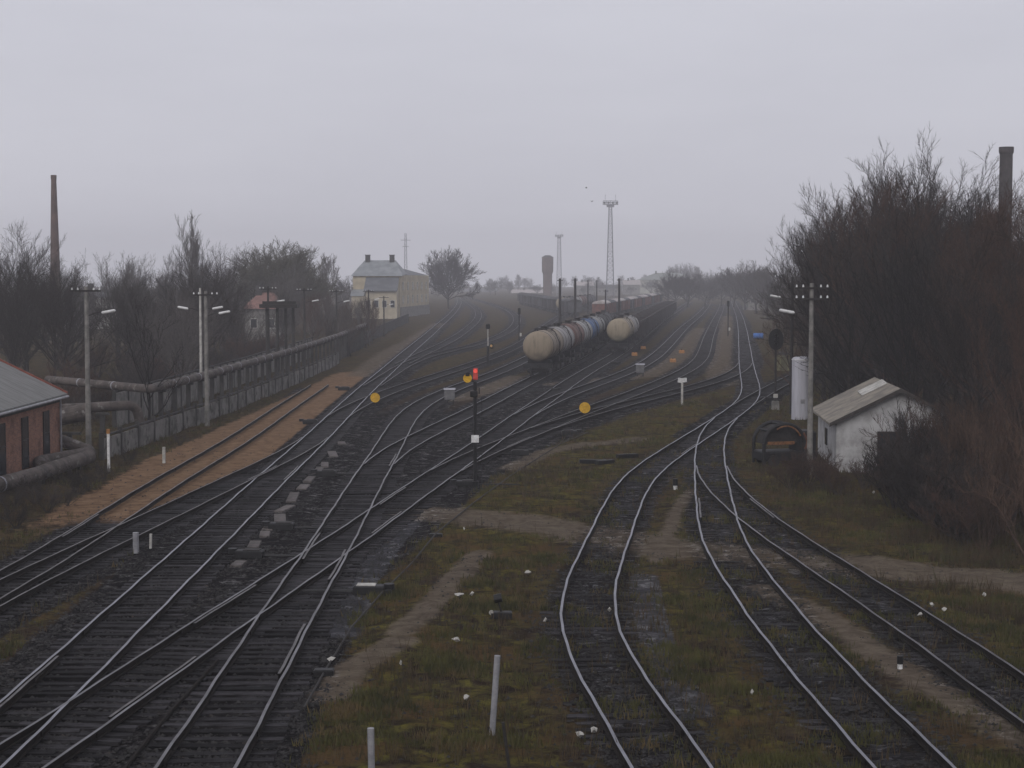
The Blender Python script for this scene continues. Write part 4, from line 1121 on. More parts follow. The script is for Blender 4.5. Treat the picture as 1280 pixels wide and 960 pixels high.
# ------------------------------------------------------------------ right-hand buildings
def white_hut():
    c0 = G(1045, 588); c1 = G(1212, 598); c2 = G(1021, 565)
    ux = (c1 - c0); W = ux.length; ang = R(-4.5); W = 6.4; D = (c2 - c0).length * 1.0
    r = empty('white_hut', c0, 'low whitewashed brick hut with a gabled roof, half hidden in the right thicket', 'hut', ang)
    wm = mat('hut_wash', (.44, .44, .445), (.28, .275, .275), 1.1, .9, 0, .4, 18, c3=(.16, .11, .09), s3=2.1, t3=.62)
    he, hr = 2.55, 4.15
    w = MB(); w.prism([(0, -.2), (W, -.2), (W, he), (W / 2, hr), (0, he)], 0, D, 'y'); w.build('wall', wm, r)
    rm = mat('hut_roof', (.26, .235, .19), (.15, .135, .12), 1.2, .9, 0, .3, 20, c3=(.07, .075, .045), s3=2)
    e = .4; sl = (hr - he) / (W / 2)
    f = MB()
    f.prism([(-e, he - e * sl + .02), (W / 2, hr + .02), (W / 2, hr + .16), (-e, he - e * sl + .14)], -.35, D + .35, 'y')
    f.prism([(W + e, he - e * sl + .02), (W + e, he - e * sl + .14), (W / 2 + .003, hr + .16), (W / 2 + .003, hr + .02)], -.35, D + .35, 'y')
    rf = f.build('roof', rm, r)
    p = MB(); a = math.atan(sl)
    for k in range(4): p.box((W / 2 - .75 + .01 * k, D * .45 + k * .55, hr - .75 * sl + .21 + .02 * k), (1.5, .6, .05), rot=(.03 * (-1) ** k, -a, 0), bev=.01)
    p.build('roof_sheet', M['off_white'], rf)
    b = MB(); b.box((W / 2 - .9, -.42, (he + hr) / 2 + .0), (.01, .01, .01))
    d = MB(); d.box((W * .42, -.005, 1.2), (1.0, .1, 1.5)); wd = d.build('window', M['glass'], r)
    fr = MB()
    for s in (-1, 1): fr.box((W * .42 + s * .55, -.05, 1.2), (.1, .12, 1.7)); fr.box((W * .42, -.05, 1.2 + s * .8), (1.0, .12, .1))
    fr.box((W * .42, -.06, 1.2), (.07, .08, 1.5)); fr.build('frame', M['dark_iron'], wd)
    d = MB(); d.box((-.02, D * .5, 1.35), (.1, .8, .9)); d.build('window', M['glass'], r)
    v = MB()
    for s in (0, 1):
        x0, x1 = (-e, W / 2) if s == 0 else (W + e, W / 2)
        z0, z1 = he - e * sl, hr
        v.add([(x0, -.38, z0 - .05), (x1, -.38, z1 - .05), (x1, -.38, z1 + .15), (x0, -.38, z0 + .15), (x0, -.353, z0 - .05), (x1, -.353, z1 - .05), (x1, -.353, z1 + .15), (x0, -.353, z0 + .15)], [(0, 1, 2, 3), (7, 6, 5, 4), (0, 4, 5, 1), (3, 2, 6, 7)])
    v.build('barge_board', mat('barge', (.05, .045, .042), None, 3, .9), r)
white_hut()
# white cylinder
g = G(1001, 524); r = empty('cylinder_tank', g, 'upright white steel cylinder beside the right-hand lamp pole', 'tank')
cm = mat('cylinder_paint', (.48, .48, .53), (.38, .38, .42), 1.2, .5, .1, stretch=(3, 3, .4))
b = MB(); b.tube([(0, 0, 0), (0, 0, 4.2), (0, 0, 4.35), (0, 0, 4.42)], [.66, .66, .62, .45], 28); b.build('shell', cm, r, smooth=False)
b = MB(); b.tube([(0, 0, 4.2), (0, 0, 4.26)], .685, 28); b.build('top_rim', M['white'], r)
b = MB(); b.box((0, -.66, 1.3), (.3, .06, .3), bev=.01); b.build('hatch', M['steel_grey'], r)
# rusty machine
def machine():
    g = G(981, 581); r = empty('rusty_machine', g, 'black rusty machine frame with an arched hood and orange fittings, beside the white hut', 'machine', .25)
    b = MB()
    arc = [(1.15 * math.cos(a) - .35, 1.25 + 1.0 * math.sin(a)) for a in np.linspace(0, PI, 14)]
    for y in (-.7, .7):
        b.tube([(x, y, z) for x, z in arc], .11, 8)
        b.tube([(-1.5, y, 1.25), (-1.5, y, .1)], .1, 8); b.tube([(.8, y, 1.25), (.8, y, .3)], .1, 8)
    for k in (3, 7, 10): b.tube([(arc[k][0], -.7, arc[k][1]), (arc[k][0], .7, arc[k][1])], .06, 6)
    b.build('arched_frame', M['black_metal'], r)
    b = MB(); b.prism([(x * .93, z - .06) for x, z in arc], -.45, .62, 'y'); b.build('hood', M['dark_iron'], r)
    b = MB(); b.box((0, 0, .55), (3.1, 1.5, .5), bev=.06); b.box((1.0, 0, 1.25), (1.0, 1.3, 1.2), bev=.1); b.build('body', M['black_metal'], r)
    b = MB(); b.box((-.55, -.74, 1.25), (1.5, .1, .16)); b.tube([(x * .8, -.78, z - .1) for x, z in arc[2:10]], .045, 6); b.build('hand_rail', M['rust_light'], r)
    b = MB(); b.tube([(.7, -.72, 1.75), (1.0, -.72, 1.3), (.8, -.72, .9)], .1, 8); b.box((1.1, -.7, 1.6), (.3, .1, .35)); b.build('engine_part', M['rust'], r)
    for x in (-1.0, .9):
        for y in (-.8, .8):
            b = MB(); b.tube([(x, y - .06, .3), (x, y + .06, .3)], .32, 16); b.build('wheel', M['dark_iron'], r)
machine()
# yellowish shed behind the signal
g = G(979, 463); r = empty('trackside_shed', g, 'small yellow-green shed behind the round-headed signal', 'shed')
ym = mat('shed_paint', (.20, .19, .10), (.13, .125, .07), 1.5, .85)
b = MB(); b.box((0, .8, .8), (1.3, 1.6, 1.9)); b.build('wall', ym, r)
b = MB(); b.prism([(-.85, 1.7), (.85, 1.7), (.85, 1.78), (0, 2.0), (-.85, 1.78)], -.2, 1.8, 'y'); b.build('roof', M['concrete_dark'], r)
b = MB(); b.box((.1, -.02, .75), (.7, .06, 1.5)); b.build('door', mat('shed_door', (.11, .105, .06), None, 2, .85), r)

# ------------------------------------------------------------------ poles
def insulators(mb, x, y, z, s=.05): mb.tube([(x, y, z), (x, y, z + .09), (x, y, z + .13)], [s, s * .8, s * .4], 8)
def lamp_pole(loc, h, label, pm, arms=1, lamp=(1,), rad=.14, rz=0, group=None, lz=None):
    r = empty('lamp_pole', loc, label, 'lamp pole', rz, group)
    p = MB(); p.tube([(0, 0, -.2), (0, 0, h)], [rad, rad * .62], 10); p.build('pole', pm, r)
    for k in range(arms):
        a = MB(); z = h - .25 - .55 * k; a.box((0, -.12, z), (1.7, .1, .1)); ar = a.build('crossarm', M['dark_iron'], r)
        for x in (-.78, -.45, .45, .78):
            i = MB(); insulators(i, x, -.12, z + .05); i.build('insulator', M['white'], ar)
    for s in lamp:
        z = lz or h - 1.7
        b = MB(); b.tube([(0, 0, z), (s * .6, 0, z + .22), (s * .95, 0, z + .26)], .03, 6); bb = b.build('lamp_arm', M['dark_iron'], r)
        l = MB(); l.box((s * 1.25, 0, z + .27), (.75, .3, .16), rot=(0, -.18 * s, 0), bev=.05); l.build('lamp_head', M['white'], bb)
    return r
def pole_px(px, base, top, label, pm, **kw):
    g = G(px, base); return lamp_pole(g, P(px, top, g.y).z, label, pm, **kw)
pole_px(111, 566, 358, 'nearest concrete lamp pole on the left, rising beside the pipe bend', M['concrete'], arms=1, lamp=(1,), rad=.17)
pole_px(259, 532, 364, 'concrete lamp pole at the fence with a pale trunk-like mate right beside it', M['concrete'], arms=1, lamp=(1,), rad=.17)
pole_px(252, 520, 360, 'slim pale pole just left of the one at the fence', M['off_white'], arms=0, lamp=(-1, 1), rad=.12)
for (px, bs, tp, lb) in [(336, 474, 358, 'dark lamp pole by the wooden-topped trestle on the fence line'), (381, 458, 360, 'dark lamp pole on the fence line, right of the trestle'), (421, 448, 362, 'hazy lamp pole on the fence line with a lamp at its top, third along'), (461, 430, 362, 'hazy lamp pole in front of the yellow building'), (480, 420, 370, 'thin hazy pole below the gable of the yellow building')]:
    pole_px(px, bs, tp, lb, M['concrete_dark'], arms=1, lamp=(1,), rad=.16)
pole_px(1012, 592, 354, 'grey pole with two insulator crossarms and a white lamp, beside the white cylinder', M['concrete'], arms=2, lamp=(-1,), rad=.16)
pole_px(989, 518, 346, 'dark pole with one white lamp, behind the white cylinder', M['dark_iron'], arms=0, lamp=(-1,), rad=.14)
for i, (px, tp, Y, lb) in enumerate([(700, 348, 268, 'dark thick pole behind the front tank wagons'), (719, 348, 300, 'dark thick pole right of the one behind the front tank wagons'), (774, 348, 320, 'dark pole right of the tall lattice mast, above the right rake'), (735, 350, 420, 'thin hazy pole left of two, between the lattice masts'), (746, 350, 440, 'thin hazy pole right of two, between the lattice masts'), (757, 362, 340, 'short dark pole just left of the tall lattice mast')]):
    g = P(px, tp, Y); r = empty('yard_pole', (g.x, Y, 0), lb, 'pole')
    b = MB(); b.tube([(0, 0, -.2), (0, 0, g.z)], [.26, .2] if i < 3 else [.2, .14], 10); b.build('pole', M['dark_iron'], r)
    b = MB(); b.box((0, 0, g.z - .3), (.9, .12, .12)); b.build('crossarm', M['dark_iron'], r)

# lattice masts
def lattice(loc, h, wb, wt, plat, label, top=None, name='lattice_mast', n=22, rr=.12):
    r = empty(name, loc, label, 'mast')
    b = MB(); prev = None
    for k in range(n + 1):
        t = k / n; w = wb + (wt - wb) * t; z = h * t
        cs = [Vector((sx * w / 2, sy * w / 2, z)) for sx, sy in ((-1, -1), (1, -1), (1, 1), (-1, 1))]
        for i in range(4): b.tube([cs[i], cs[(i + 1) % 4]], rr * .5, 4)
        if prev:
            for i in range(4):
                b.tube([prev[i], cs[i]], rr, 4); b.tube([prev[i], cs[(i + 1) % 4]] if k % 2 else [prev[(i + 1) % 4], cs[i]], rr * .5, 4)
        prev = cs
    b.build('tower', M['galv'], r)
    if plat:
        b = MB(); b.box((0, 0, h + .1), (plat, 1.8, .2)); b.box((0, 0, h - .4), (plat * .5, 1.2, .8))
        for z in (h + .7, h + 1.3): 
            for sy in (-.9, .9): b.tube([(-plat / 2, sy, z), (plat / 2, sy, z)], .06, 4)
        for x in np.linspace(-plat / 2, plat / 2, 5):
            for sy in (-.9, .9): b.tube([(x, sy, h), (x, sy, h + 1.3)], .05, 4)
        b.build('platform', M['galv'], r)
        for x in np.linspace(-plat / 2 + .4, plat / 2 - .4, 4):
            b = MB(); b.tube([(x, -1.0, h + .75), (x, -1.35, h + .6)], [.3, .38], 10); b.build('floodlight', M['steel_grey'], r)
        for x in (-plat * .35, plat * .35):
            b = MB(); b.tube([(x, 0, h + .2), (x, 0, h + 3.4)], .06, 5); b.build('antenna', M['galv'], r)
    return r
p_ = P(763, 256, 560); lattice((p_.x, 560, 0), p_.z, 2.7, .9, 4.9, 'tall lattice floodlight mast with a wide platform, behind the rakes')
p_ = P(699, 296, 950); lattice((p_.x, 950, 0), p_.z, 3.0, 1.5, 4.4, 'fainter lattice floodlight mast right of the water tower', n=20, rr=.16)
p_ = P(507, 292, 520); m_ = lattice((p_.x, 520, 0), p_.z, 1.1, .5, 0, 'thin aerial mast rising behind the yellow building', n=16, rr=.06)
b = MB(); b.box((0, 0, p_.z - 2), (3.0, .15, .15)); b.box((0, 0, p_.z - 4), (2.0, .15, .15)); b.build('crossbar', M['galv'], m_)

# chimneys, water tower
bm = mat('chimney_brick', (.12, .078, .065), (.075, .05, .043), .6, .9)
def chimney(px, top, Y, rb, rt, label, m=bm):
    p = P(px, top, Y); r = empty('chimney', (p.x, Y, 0), label, 'chimney')
    b = MB(); n = 10; b.tube([(0, 0, p.z * k / n) for k in range(n + 1)], [rb + (rt - rb) * k / n for k in range(n + 1)], 24); b.build('shaft', m, r, smooth=False)
    b = MB(); b.tube([(0, 0, p.z - .9), (0, 0, p.z - .6), (0, 0, p.z + .02)], [rt * 1.02, rt * 1.16, rt * 1.16], 24); b.build('rim', m, r)
chimney(67, 219, 290, 1.12, .42, 'tall tapering brick chimney on the left skyline')
chimney(1258, 184, 215, .9, .8, 'dark straight chimney rising behind the thicket at the right edge', mat('stack_dark', (.06, .05, .05), (.035, .03, .03), 1.2, .9))
p = P(684.5, 319, 860); r = empty('water_tower', (p.x, 860, 0), 'round brick water tower with a wider head, hazy behind the wagons', 'water tower')
h = p.z; b = MB(); b.tube([(0, 0, 0), (0, 0, h * .55), (0, 0, h * .62)], [2.3, 2.35, 2.9], 24); b.build('shaft', bm, r)
b = MB(); b.tube([(0, 0, h * .62), (0, 0, h * .95)], [2.9, 2.95], 24); b.build('tank_head', bm, r)
b = MB(); b.tube([(0, 0, h * .95), (0, 0, h)], [3.1, 1.2], 24); b.build('roof', M['concrete_dark'], r)

# ------------------------------------------------------------------ yellow building
def windows(r, wall_pts, m_frame, m_pane):
    for (c, d, nrm) in wall_pts:
        b = MB(); b.box(c, d); w = b.build('window', m_frame, r)
        q = MB(); dd = (d[0] * .8 if d[0] > .3 else d[0], d[1] * .8 if d[1] > .3 else d[1], d[2] * .85)
        q.box(Vector(c) + Vector(nrm) * .04, dd); q.build('pane', m_pane, w)
ywm = mat('yellow_plaster', (.45, .39, .28), (.34, .295, .21), .5, .9)
grm = mat('grey_sheet_roof', (.25, .265, .275), (.16, .175, .185), .5, .6)
drm = mat('dark_sheet_roof', (.12, .125, .135), (.08, .085, .09), .5, .7)
def yellow_building():
    Y0 = 420; xr = P(500, 350, Y0).x; xl = P(441, 350, Y0).x; W = xr - xl
    r = empty('yellow_building', (xr, Y0, 0), 'faded yellow station building with pale grey roofs, left of the lone round tree', 'building')
    z = lambda py: P(499, py, Y0).z
    he, hr, D = z(344), z(325), 46.0
    dx = P(536, 350, Y0 + D).x - xr                       # the long wall leans right as it runs back
    q = lambda y: dx * y / D
    b = MB(); b.prism([(-W, 0), (0, 0), (dx, D), (dx - W, D)], -.2, he, 'z'); b.build('wall', ywm, r)
    b = MB(); b.prism([(.02, -.02), (.35, -.1), (dx + .35, D * .99), (dx + .02, D)], -.2, 2.6, 'z'); b.build('plinth', M['concrete'], r)
    o = .5
    b = MB(); b.add([(-W - o, -o, he - .2), (o + .2, -o, he - .2), (-W + 2.5, 6, hr), (-1.5, 6, hr), (-W + q(12), 12.4, he + .4), (q(12) - .2, 12.4, he + .4)], [(0, 1, 3, 2), (2, 3, 5, 4), (1, 5, 3), (0, 2, 4), (1, 0, 4, 5)])
    rf = b.build('roof', grm, r)
    b = MB(); b.add([(q(12.5) - W, 12.5, he + .02), (q(12.5) - .3, 12.5, he + .02), (dx - .3, D - .3, he + .02), (dx - W, D - .3, he + .02), (q(14) - W * .5, 14, he + 2.6), (dx - W * .5, D - 4, he + 1.6)], [(0, 1, 4), (1, 2, 5, 4), (2, 3, 5), (3, 0, 4, 5), (3, 2, 1, 0)])
    b.build('rear_roof', drm, r)
    for x in (-W * .72, -W * .2):
        b = MB(); b.box((x, 5.6, hr + .1), (1.2, 1.0, 2.4)); b.box((x, 5.6, hr + 1.3), (1.4, 1.2, .16)); b.build('chimney', M['concrete_dark'], rf)
    m2 = mat('cream_plaster', (.46, .41, .31), (.35, .31, .235), .5, .9)
    hw = z(380); hl = z(363)
    b = MB(); b.prism([(-6.5, -.2), (-.02, -.2), (-.02, he - 1.2), (-6.5, hl)], -W * .68, -.4, 'x'); b.build('wing_wall', m2, r)
    b = MB(); b.prism([(-7.2, hl - .2), (-.03, he - .75), (-.03, he - .5), (-7.2, hl + .05)], -W * .72, -.2, 'x'); b.build('wing_roof', drm, r)
    b = MB(); b.box((-W * .85, -2.5, hl * .4), (W * .28, 4.9, hl * .8)); b.build('annex_wall', m2, r)
    b = MB(); b.prism([(-5.3, hl * .8 + .02), (-.05, hl * .8 + .02), (-.05, hl * .8 + 1.6)], -W * 1.02, -W * .73, 'x'); b.build('annex_roof', grm, r)
    ws = [((-W * (.12 + .17 * k), -6.53, hl * .52), (1.2, .14, 1.9), (0, -1, 0)) for k in range(4)]
    for fl in (he * .42, he * .74):
        for k in range(6):
            y = 4 + k * 7.4; ws.append(((q(y) + .0, y, fl), (.5, 1.6, 2.1), (.3, 0, 0)))
    windows(r, ws, M['off_white'], M['glass'])
yellow_building()
def house(px0, px1, base, eave, ridge, Y, D, wall, roof, name, label, cat='house', ends='hip'):
    p0 = P(px0, eave, Y); p1 = P(px1, eave, Y); W = p1.x - p0.x; he = p0.z; hr = P(px0, ridge, Y).z
    r = empty(name, (p0.x, Y, 0), label, cat)
    b = MB(); b.box((W / 2, D / 2, he / 2 - .1), (W, D, he + .2)); b.build('wall', wall, r)
    b = MB(); o = .5; ins = min(W * .3, D * .5) if ends == 'hip' else -.0
    b.add([(-o, -o, he), (W + o, -o, he), (W + o, D + o, he), (-o, D + o, he), (ins - (0 if ins else o), D / 2, hr), (W - ins + (0 if ins else o), D / 2, hr)], [(3, 2, 1, 0), (0, 1, 5, 4), (1, 2, 5), (2, 3, 4, 5), (3, 0, 4)])
    rf = b.build('roof', roof, r)
    b = MB(); b.box((W * .3, D * .45, hr + .3), (.9, .9, 1.8)); b.build('chimney', M['concrete_dark'], rf)
    n = max(2, int(W / 3.5)); ws = [(((k + .5) * W / n, -.03, he * .55), (1.2, .12, min(1.6, he * .45)), (0, -1, 0)) for k in range(n)]
    windows(r, ws, M['off_white'], M['glass'])
    return r
pink = mat('pink_roof', (.24, .13, .11), (.16, .09, .075), .8, .85)
house(306, 350, 412, 386, 366, 265, 9, M['concrete'], pink, 'pink_roofed_house', 'low house with a faded pinkish-red roof among the left trees')
gb = house(311, 323, 420, 362, 351, 290, 6, M['off_white'], drm, 'white_gabled_house', 'narrow white house showing above the pinkish roof', ends='gable')
house(800, 872, 372, 350, 341, 1050, 22, mat('far_plaster', (.4, .4, .34), (.3, .3, .26), .4, .9), mat('far_roof', (.2, .22, .2), (.15, .165, .15), .4, .8), 'far_block', 'long pale block with a grey-green roof, far beyond the right rake', 'building')
house(880, 935, 372, 352, 344, 1150, 20, mat('far_plaster_b', (.34, .34, .35), (.28, .28, .28), .4, .9), drm, 'far_block', 'lower grey block among trees, far right of the long pale one', 'building')
house(572, 622, 372, 366, 361, 1200, 18, M['off_white'], drm, 'far_shed', 'long low pale shed far off at the end of the left curve', 'building', 'gable')
house(640, 690, 372, 366, 362, 1100, 14, M['off_white'], M['wagon_roof'], 'far_shed', 'low pale shed below the hazy water tower', 'building', 'gable')
for k, (a_, b_, e_, r_, Y_, rf_, lb) in enumerate([(722, 742, 357, 352, 1000, 'wagon_roof', 'far pale-roofed house left of the tall mast foot'), (745, 775, 360, 356, 950, 'concrete_dark', 'far dark-roofed low building behind the tall mast foot'), (780, 800, 356, 350, 1000, 'wagon_roof', 'far small house between the tall mast and the long pale block'), (838, 868, 364, 358, 800, 'off_white', 'far low white-roofed store at the end of the right rake'), (935, 958, 366, 358, 520, 'concrete', 'hazy pale hut at the end of the straight track')]):
    house(a_, b_, 372, e_, r_, Y_, 12, M['concrete'], M[rf_], 'far_house', lb, 'house', 'gable')
house(60, 215, 420, 372, 362, 330, 10, M['off_white'], drm, 'screened_house', 'long grey house screened by the bare wood on the left', 'house', 'gable')

# ------------------------------------------------------------------ brick shed at left
def brick_mat():
    m, t, b = new_mat('red_brick')
    co = t.node('ShaderNodeTexCoord').outputs['Object']
    sw = t.node('ShaderNodeSeparateXYZ', {'Vector': co}); cv = t.node('ShaderNodeCombineXYZ', {0: t.math('ADD', sw.outputs[0], sw.outputs[1]), 1: sw.outputs[2], 2: 0.0}).outputs[0]
    br = t.node('ShaderNodeTexBrick', {'Vector': cv, 'Color1': (.30, .14, .085, 1), 'Color2': (.20, .09, .06, 1), 'Mortar': (.2, .17, .15, 1), 'Scale': 1.0, 'Brick Width': .26, 'Row Height': .085, 'Mortar Size': .008})
    col = t.mix(t.ss(t.noise(co, .8, 5, .7), .45, .7), br.outputs[0], (.09, .045, .035)); t.l.new(col, b.inputs['Base Color']); b.inputs['Roughness'].default_value = .9
    return m
def brick_shed():
    xe = P(71, 500, 90).x
    r = empty('brick_shed', (xe, 66, 0), 'red brick shed with tall dark windows and a grey roof at the left edge', 'shed')
    D = 24.5; W = 7.5; he = P(71, 492, 90).z; hr = he + 1.85
    bm_ = brick_mat()
    w = MB(); w.prism([(0, -.3), (0, he), (-W / 2, hr), (-W, he), (-W, -.3)], 0, D, 'y'); w.build('wall', bm_, r)
    sl = (hr - he) / (W / 2); e = .35
    f = MB()
    for s, a in ((1, 0), (-1, -W)):
        f.prism([(a + s * e, he - e * sl + .02), (-W / 2 - s * -.002, hr + .02), (-W / 2 - s * -.002, hr + .12), (a + s * e, he - e * sl + .12)], -.4, D + .3, 'y')
    rf = f.build('roof', mat('corrugated_roof', (.2, .2, .195), (.12, .12, .115), 1.4, .85, 0, .5, 8, (.3, 5, 1)), r)
    v = MB(); v.add([(e, D + .303, he - e * sl + .0), (-W / 2, D + .303, hr), (-W / 2, D + .303, hr + .22), (e, D + .303, he - e * sl + .22), (e, D + .4, he - e * sl), (-W / 2, D + .4, hr), (-W / 2, D + .4, hr + .22), (e, D + .4, he - e * sl + .22)], [(0, 1, 2, 3), (7, 6, 5, 4), (0, 4, 5, 1), (3, 2, 6, 7), (1, 5, 6, 2), (0, 3, 7, 4)])
    v.build('verge_board', mat('verge_red', (.22, .07, .05), None, 3, .8), rf)
    g = MB(); g.tube([(.42, -.3, he - .2), (.42, D + .2, he - .2)], .07, 8); g.tube([(.1, D - .15, he - .25), (.1, D - .15, .2)], .06, 8); g.build('gutter', M['steel_grey'], r)
    for k in range(6):
        y_ = 2.5 + k * 3.85
        b = MB(); b.box((.005, y_, he * .46), (.1, 1.05, he * .68)); w_ = b.build('window', M['glass'], r)
        fr = MB()
        for s in (-1, 1): fr.box((.05, y_ + s * .5, he * .46), (.05, .06, he * .68))
        fr.box((.05, y_, he * .5), (.05, .94, .06)); fr.build('frame', M['dark_iron'], w_)
    c = MB(); c.box((.05, D / 2, he * .9), (.1, D - .2, .18)); c.build('string_course', M['concrete_dark'], r)
brick_shed()

# ------------------------------------------------------------------ pipes and fence
pm = mat('pipe_lagging', (.105, .088, .08), (.045, .038, .034), 1.3, .85, 0, .5, 9, c3=(.2, .19, .18), s3=2.4, t3=.58)
def pipe_run(label, pts, rad, supports, name='heating_pipe'):
    r = empty(name, (pts[0][0], pts[0][1], 0), label, 'pipe')
    o_ = Vector((pts[0][0], pts[0][1], 0)); q = [Vector(p_) - o_ for p_ in pts]
    # round the bends
    out = [q[0]]
    for i in range(1, len(q) - 1):
        a = (q[i - 1] - q[i]); c = (q[i + 1] - q[i]); s = min(rad * 2, a.length * .4, c.length * .4); a.normalize(); c.normalize()
        A, C_ = q[i] + a * s, q[i] + c * s
        for t in np.linspace(0, 1, 6): out.append(A * (1 - t) ** 2 + q[i] * 2 * t * (1 - t) + C_ * t * t)
    out.append(q[-1])
    b = MB(); b.tube(out, rad, 16); b.build('pipe', pm, r, smooth=False)
    j = MB()
    for a, c in zip(q[:-1], q[1:]):
        n = int((c - a).length / 3.2); d = (c - a).normalized()
        for k in range(1, n): m_ = a.lerp(c, k / n); j.tube([m_ - d * .06, m_ + d * .06], rad * 1.06, 16)
    if j.v: j.build('joint_band', M['galv'], r)
    for (x, y_, z) in supports:
        s = MB(); zz = z - rad; s.box((x - o_.x, y_ - o_.y, zz / 2 - .1), (.26, .24, zz + .15)); s.box((x - o_.x, y_ - o_.y, zz + .0), (rad * 2.6, .35, .14)); s.build('support', M['concrete_dark'], r)
    return r
# main overhead pipeline behind the fence
def fx(y): return float(np.interp(y, [80, 92, 120, 160, 200, 260, 330], [-23.6, -22.6, -21.2, -20.4, -20.3, -21.3, -22.5]))
mp = [(fx(y) - .45, y, 3.1) for y in (106, 120, 135, 150, 165, 180, 200, 225, 250)]
lead = [P(60, 492, 112), P(178, 492, 108)]
pipe_run('long lagged overhead pipe running on trestles behind the concrete fence', [(lead[0].x, 112, 3.2), (fx(104) - .45, 104.0, 3.1)] + mp, .27, [(fx(y) - .45, y, 3.1) for y in np.arange(106.5, 246, 3.6)])
a0, a1 = P(62, 512, 100), P(170, 506, 103)
pipe_run('second lagged pipe below the overhead one, behind the nearest lamp pole', [(a0.x, 100, a0.z), (a1.x, 103, a1.z), (a1.x + .3, 103.5, .3)], .3, [(a0.x + 3, 100.6, a0.z)])
b0, b1 = P(70, 532, 96), P(112, 516, 97)
pipe_run('short fat pipe stub between the brick shed and the nearest lamp pole', [(b0.x - 2, 96.5, b0.z), (b1.x, 97, b1.z + .1)], .5, [(b0.x + .6, 96.6, b0.z)])
c = [P(52, 588, 84), P(70, 606, 82), P(84, 593, 85.5), P(112, 582, 88)]
d0 = [P(70, 548, 92), P(112, 564, 90.5), P(112, 567, 90), P(48, 586, 85.5), P(54, 596, 83)]
pipe_run('upper lagged pipe of the bend in front of the brick shed', [(p_.x, p_.y, max(p_.z, .6)) for p_ in d0], .32, [(d0[3].x + .8, 86.5, d0[3].z)])
e0 = [P(-60, 640, 72), P(52, 604, 81), P(62, 600, 82.5), P(112, 582, 88.5)]
pipe_run('lower fat lagged pipe running past the foot of the brick shed', [(p_.x, p_.y, max(p_.z, .55)) for p_ in e0], .36, [(e0[1].x, 81, .8), (e0[3].x - .4, 87.7, .8)])

# concrete fence, one thing per line
cfp = mat('fence_panel', (.2, .19, .18), (.10, .096, .09), .9, .92, 0, .35, 16, c3=(.05, .052, .042), s3=1.3, t3=.52)
def fence(label, fxn, ya, yb, step, h, posth, m, name='concrete_fence'):
    r = empty(name, (0, 0, 0), label, 'fence')
    pn = MB(); rail = MB(); y = ya; prev = None
    while y <= yb:
        x = fxn(y)
        pb = MB(); pb.box((x, y, posth / 2 - .1), (.24, .22, posth + .2)); pb.build('post', M['concrete_dark'], r)
        if prev:
            px_, py_ = prev; mx_, my_ = (x + px_) / 2, (y + py_) / 2; L_ = math.hypot(x - px_, y - py_); a = math.atan2(y - py_, x - px_)
            pn.box((mx_, my_, h / 2 - .1 + random.uniform(-.05, .05)), (L_ - .24, .12, h + .1), rot=(random.gauss(0, .02), random.gauss(0, .006), a))
            rail.tube([(px_, py_, h + .12), (x, y, h + .12)], .07, 6)
        prev = (x, y); y += step
    pn.build('panels', m, r); rail.build('top_rail', M['dark_iron'], r)
    return r
fence('weathered grey concrete fence with dark posts beside the orange sand', fx, 92.1, 200, 3.6, 1.15, 1.5, cfp)
fence('paler concrete wall seen behind the pipeline trestles', lambda y: fx(y) - 5.0, 112, 215, 3.2, 2.3, 2.4, M['concrete'], 'concrete_wall')
fence('low hazy fence along the bank below the yellow building', lambda y: float(np.interp(y, [205, 300, 400], [-21.5, -22.8, -23.5])), 210, 380, 4.0, 1.7, 1.9, M['concrete_dark'], 'bank_fence')
# timber trestle top
g = G(350, 478); r = empty('pipe_trestle', g, 'dark raised trestle platform on tall legs at the fence, below the pinkish roof', 'trestle')
for x in (-1.2, -.2, .6, 1.3):
    b = MB(); b.tube([(x, 0, -.2), (x, 0, 7.2)], .14, 8); b.build('leg', M['concrete_dark'], r)
b = MB(); b.box((0, 0, 7.3), (3.6, 1.6, .35)); b.box((0, 0, 7.6), (3.2, .3, .3)); b.build('platform', M['dark_iron'], r)

# birds
for (px, py, lb) in [(733, 235, 'small dark bird flying high left of the tall lattice mast'), (740, 252, 'second small bird, lower and nearer the mast platform')]:
    p = P(px, py, 300); r = empty('bird', p, lb, 'bird', random.random())
    b = MB(); b.tube([(-.22, 0, 0), (-.1, 0, .02), (.08, 0, .02), (.2, 0, .03)], [.02, .07, .06, .02], 8)
    for s in (-1, 1): b.add([(.08, s * .04, .03), (-.1, s * .04, .03), (-.12, s * .28, .16), (-.16, s * .52, .1), (.02, s * .3, .17)], [(0, 1, 2, 4), (2, 3, 4)])
    b.build('body', M['dark_iron'], r)

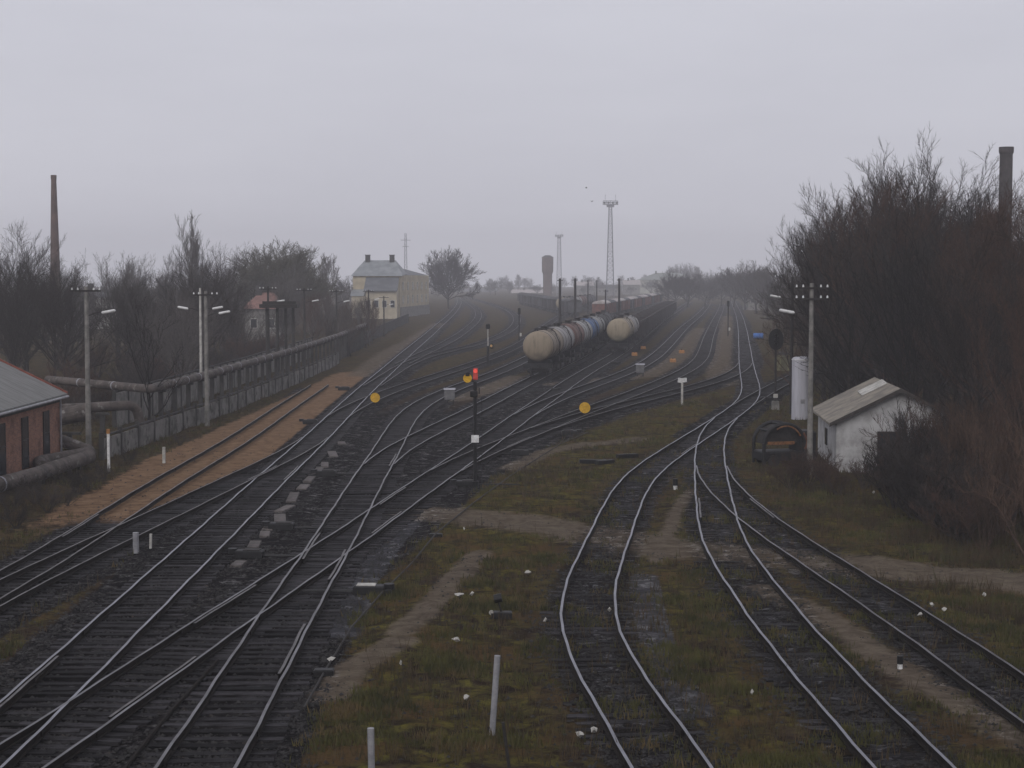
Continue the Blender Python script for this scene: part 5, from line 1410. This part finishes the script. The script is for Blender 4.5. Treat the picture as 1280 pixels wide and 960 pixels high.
# ------------------------------------------------------------------ haze, light, sky
hz = MB(); hz.box((0, 850, 26.5), (4400, 2100, 56)); hz = hz.build('haze', [], None); hz['kind'] = 'stuff'
m = bpy.data.materials.new('haze_air'); m.use_nodes = True; nt = m.node_tree
for n in list(nt.nodes):
    if n.type == 'BSDF_PRINCIPLED': nt.nodes.remove(n)
out = [n for n in nt.nodes if n.type == 'OUTPUT_MATERIAL'][0]
pv = nt.nodes.new('ShaderNodeVolumePrincipled'); pv.inputs['Color'].default_value = (.93, .93, .98, 1); pv.inputs['Density'].default_value = .0006; pv.inputs['Anisotropy'].default_value = 0
nt.links.new(pv.outputs[0], out.inputs['Volume']); hz.data.materials.append(m)

SUN_EL, SUN_AZ = 38, 200
sd = bpy.data.lights.new('sun', 'SUN'); so = bpy.data.objects.new('sun', sd); COL.objects.link(so)
sd.energy = 1.1; sd.angle = R(45); sd.color = (1, .97, .94)
az = R(SUN_AZ); el = R(SUN_EL)
dirv = Vector((math.sin(az) * math.cos(el), math.cos(az) * math.cos(el), math.sin(el)))
so.rotation_euler = (-dirv).to_track_quat('-Z', 'Y').to_euler()
w = bpy.data.worlds.new('World'); S.world = w; w.use_nodes = True
t = NT(w.node_tree); bg = w.node_tree.nodes['Background']
sky = t.node('ShaderNodeTexSky', sky_type='NISHITA', sun_disc=False, sun_elevation=el, sun_rotation=az, altitude=0, air_density=1.0, dust_density=6.0, ozone_density=1.0)
co = t.node('ShaderNodeTexCoord').outputs['Generated']
cl = t.noise(t.node('ShaderNodeMapping', {'Vector': co, 'Scale': (1, 1, 4.0)}).outputs[0], 2.6, 6, .6)
grey = t.mix(t.ss(cl, .25, .8), (6.05, 6.05, 6.75), (6.75, 6.75, 7.45))      # the cloud deck under the sky
colr = t.mix(.93, sky.outputs[0], grey)
t.l.new(colr, bg.inputs[0]); bg.inputs[1].default_value = .1

S.view_settings.view_transform = 'Standard'; S.view_settings.look = 'None'; S.view_settings.exposure = 0; S.view_settings.gamma = 1
S.render.engine = 'CYCLES'
S.cycles.use_denoising = True
S.cycles.max_bounces = 6; S.cycles.diffuse_bounces = 3; S.cycles.glossy_bounces = 2; S.cycles.volume_bounces = 2; S.cycles.transmission_bounces = 2
S.cycles.volume_step_rate = 4
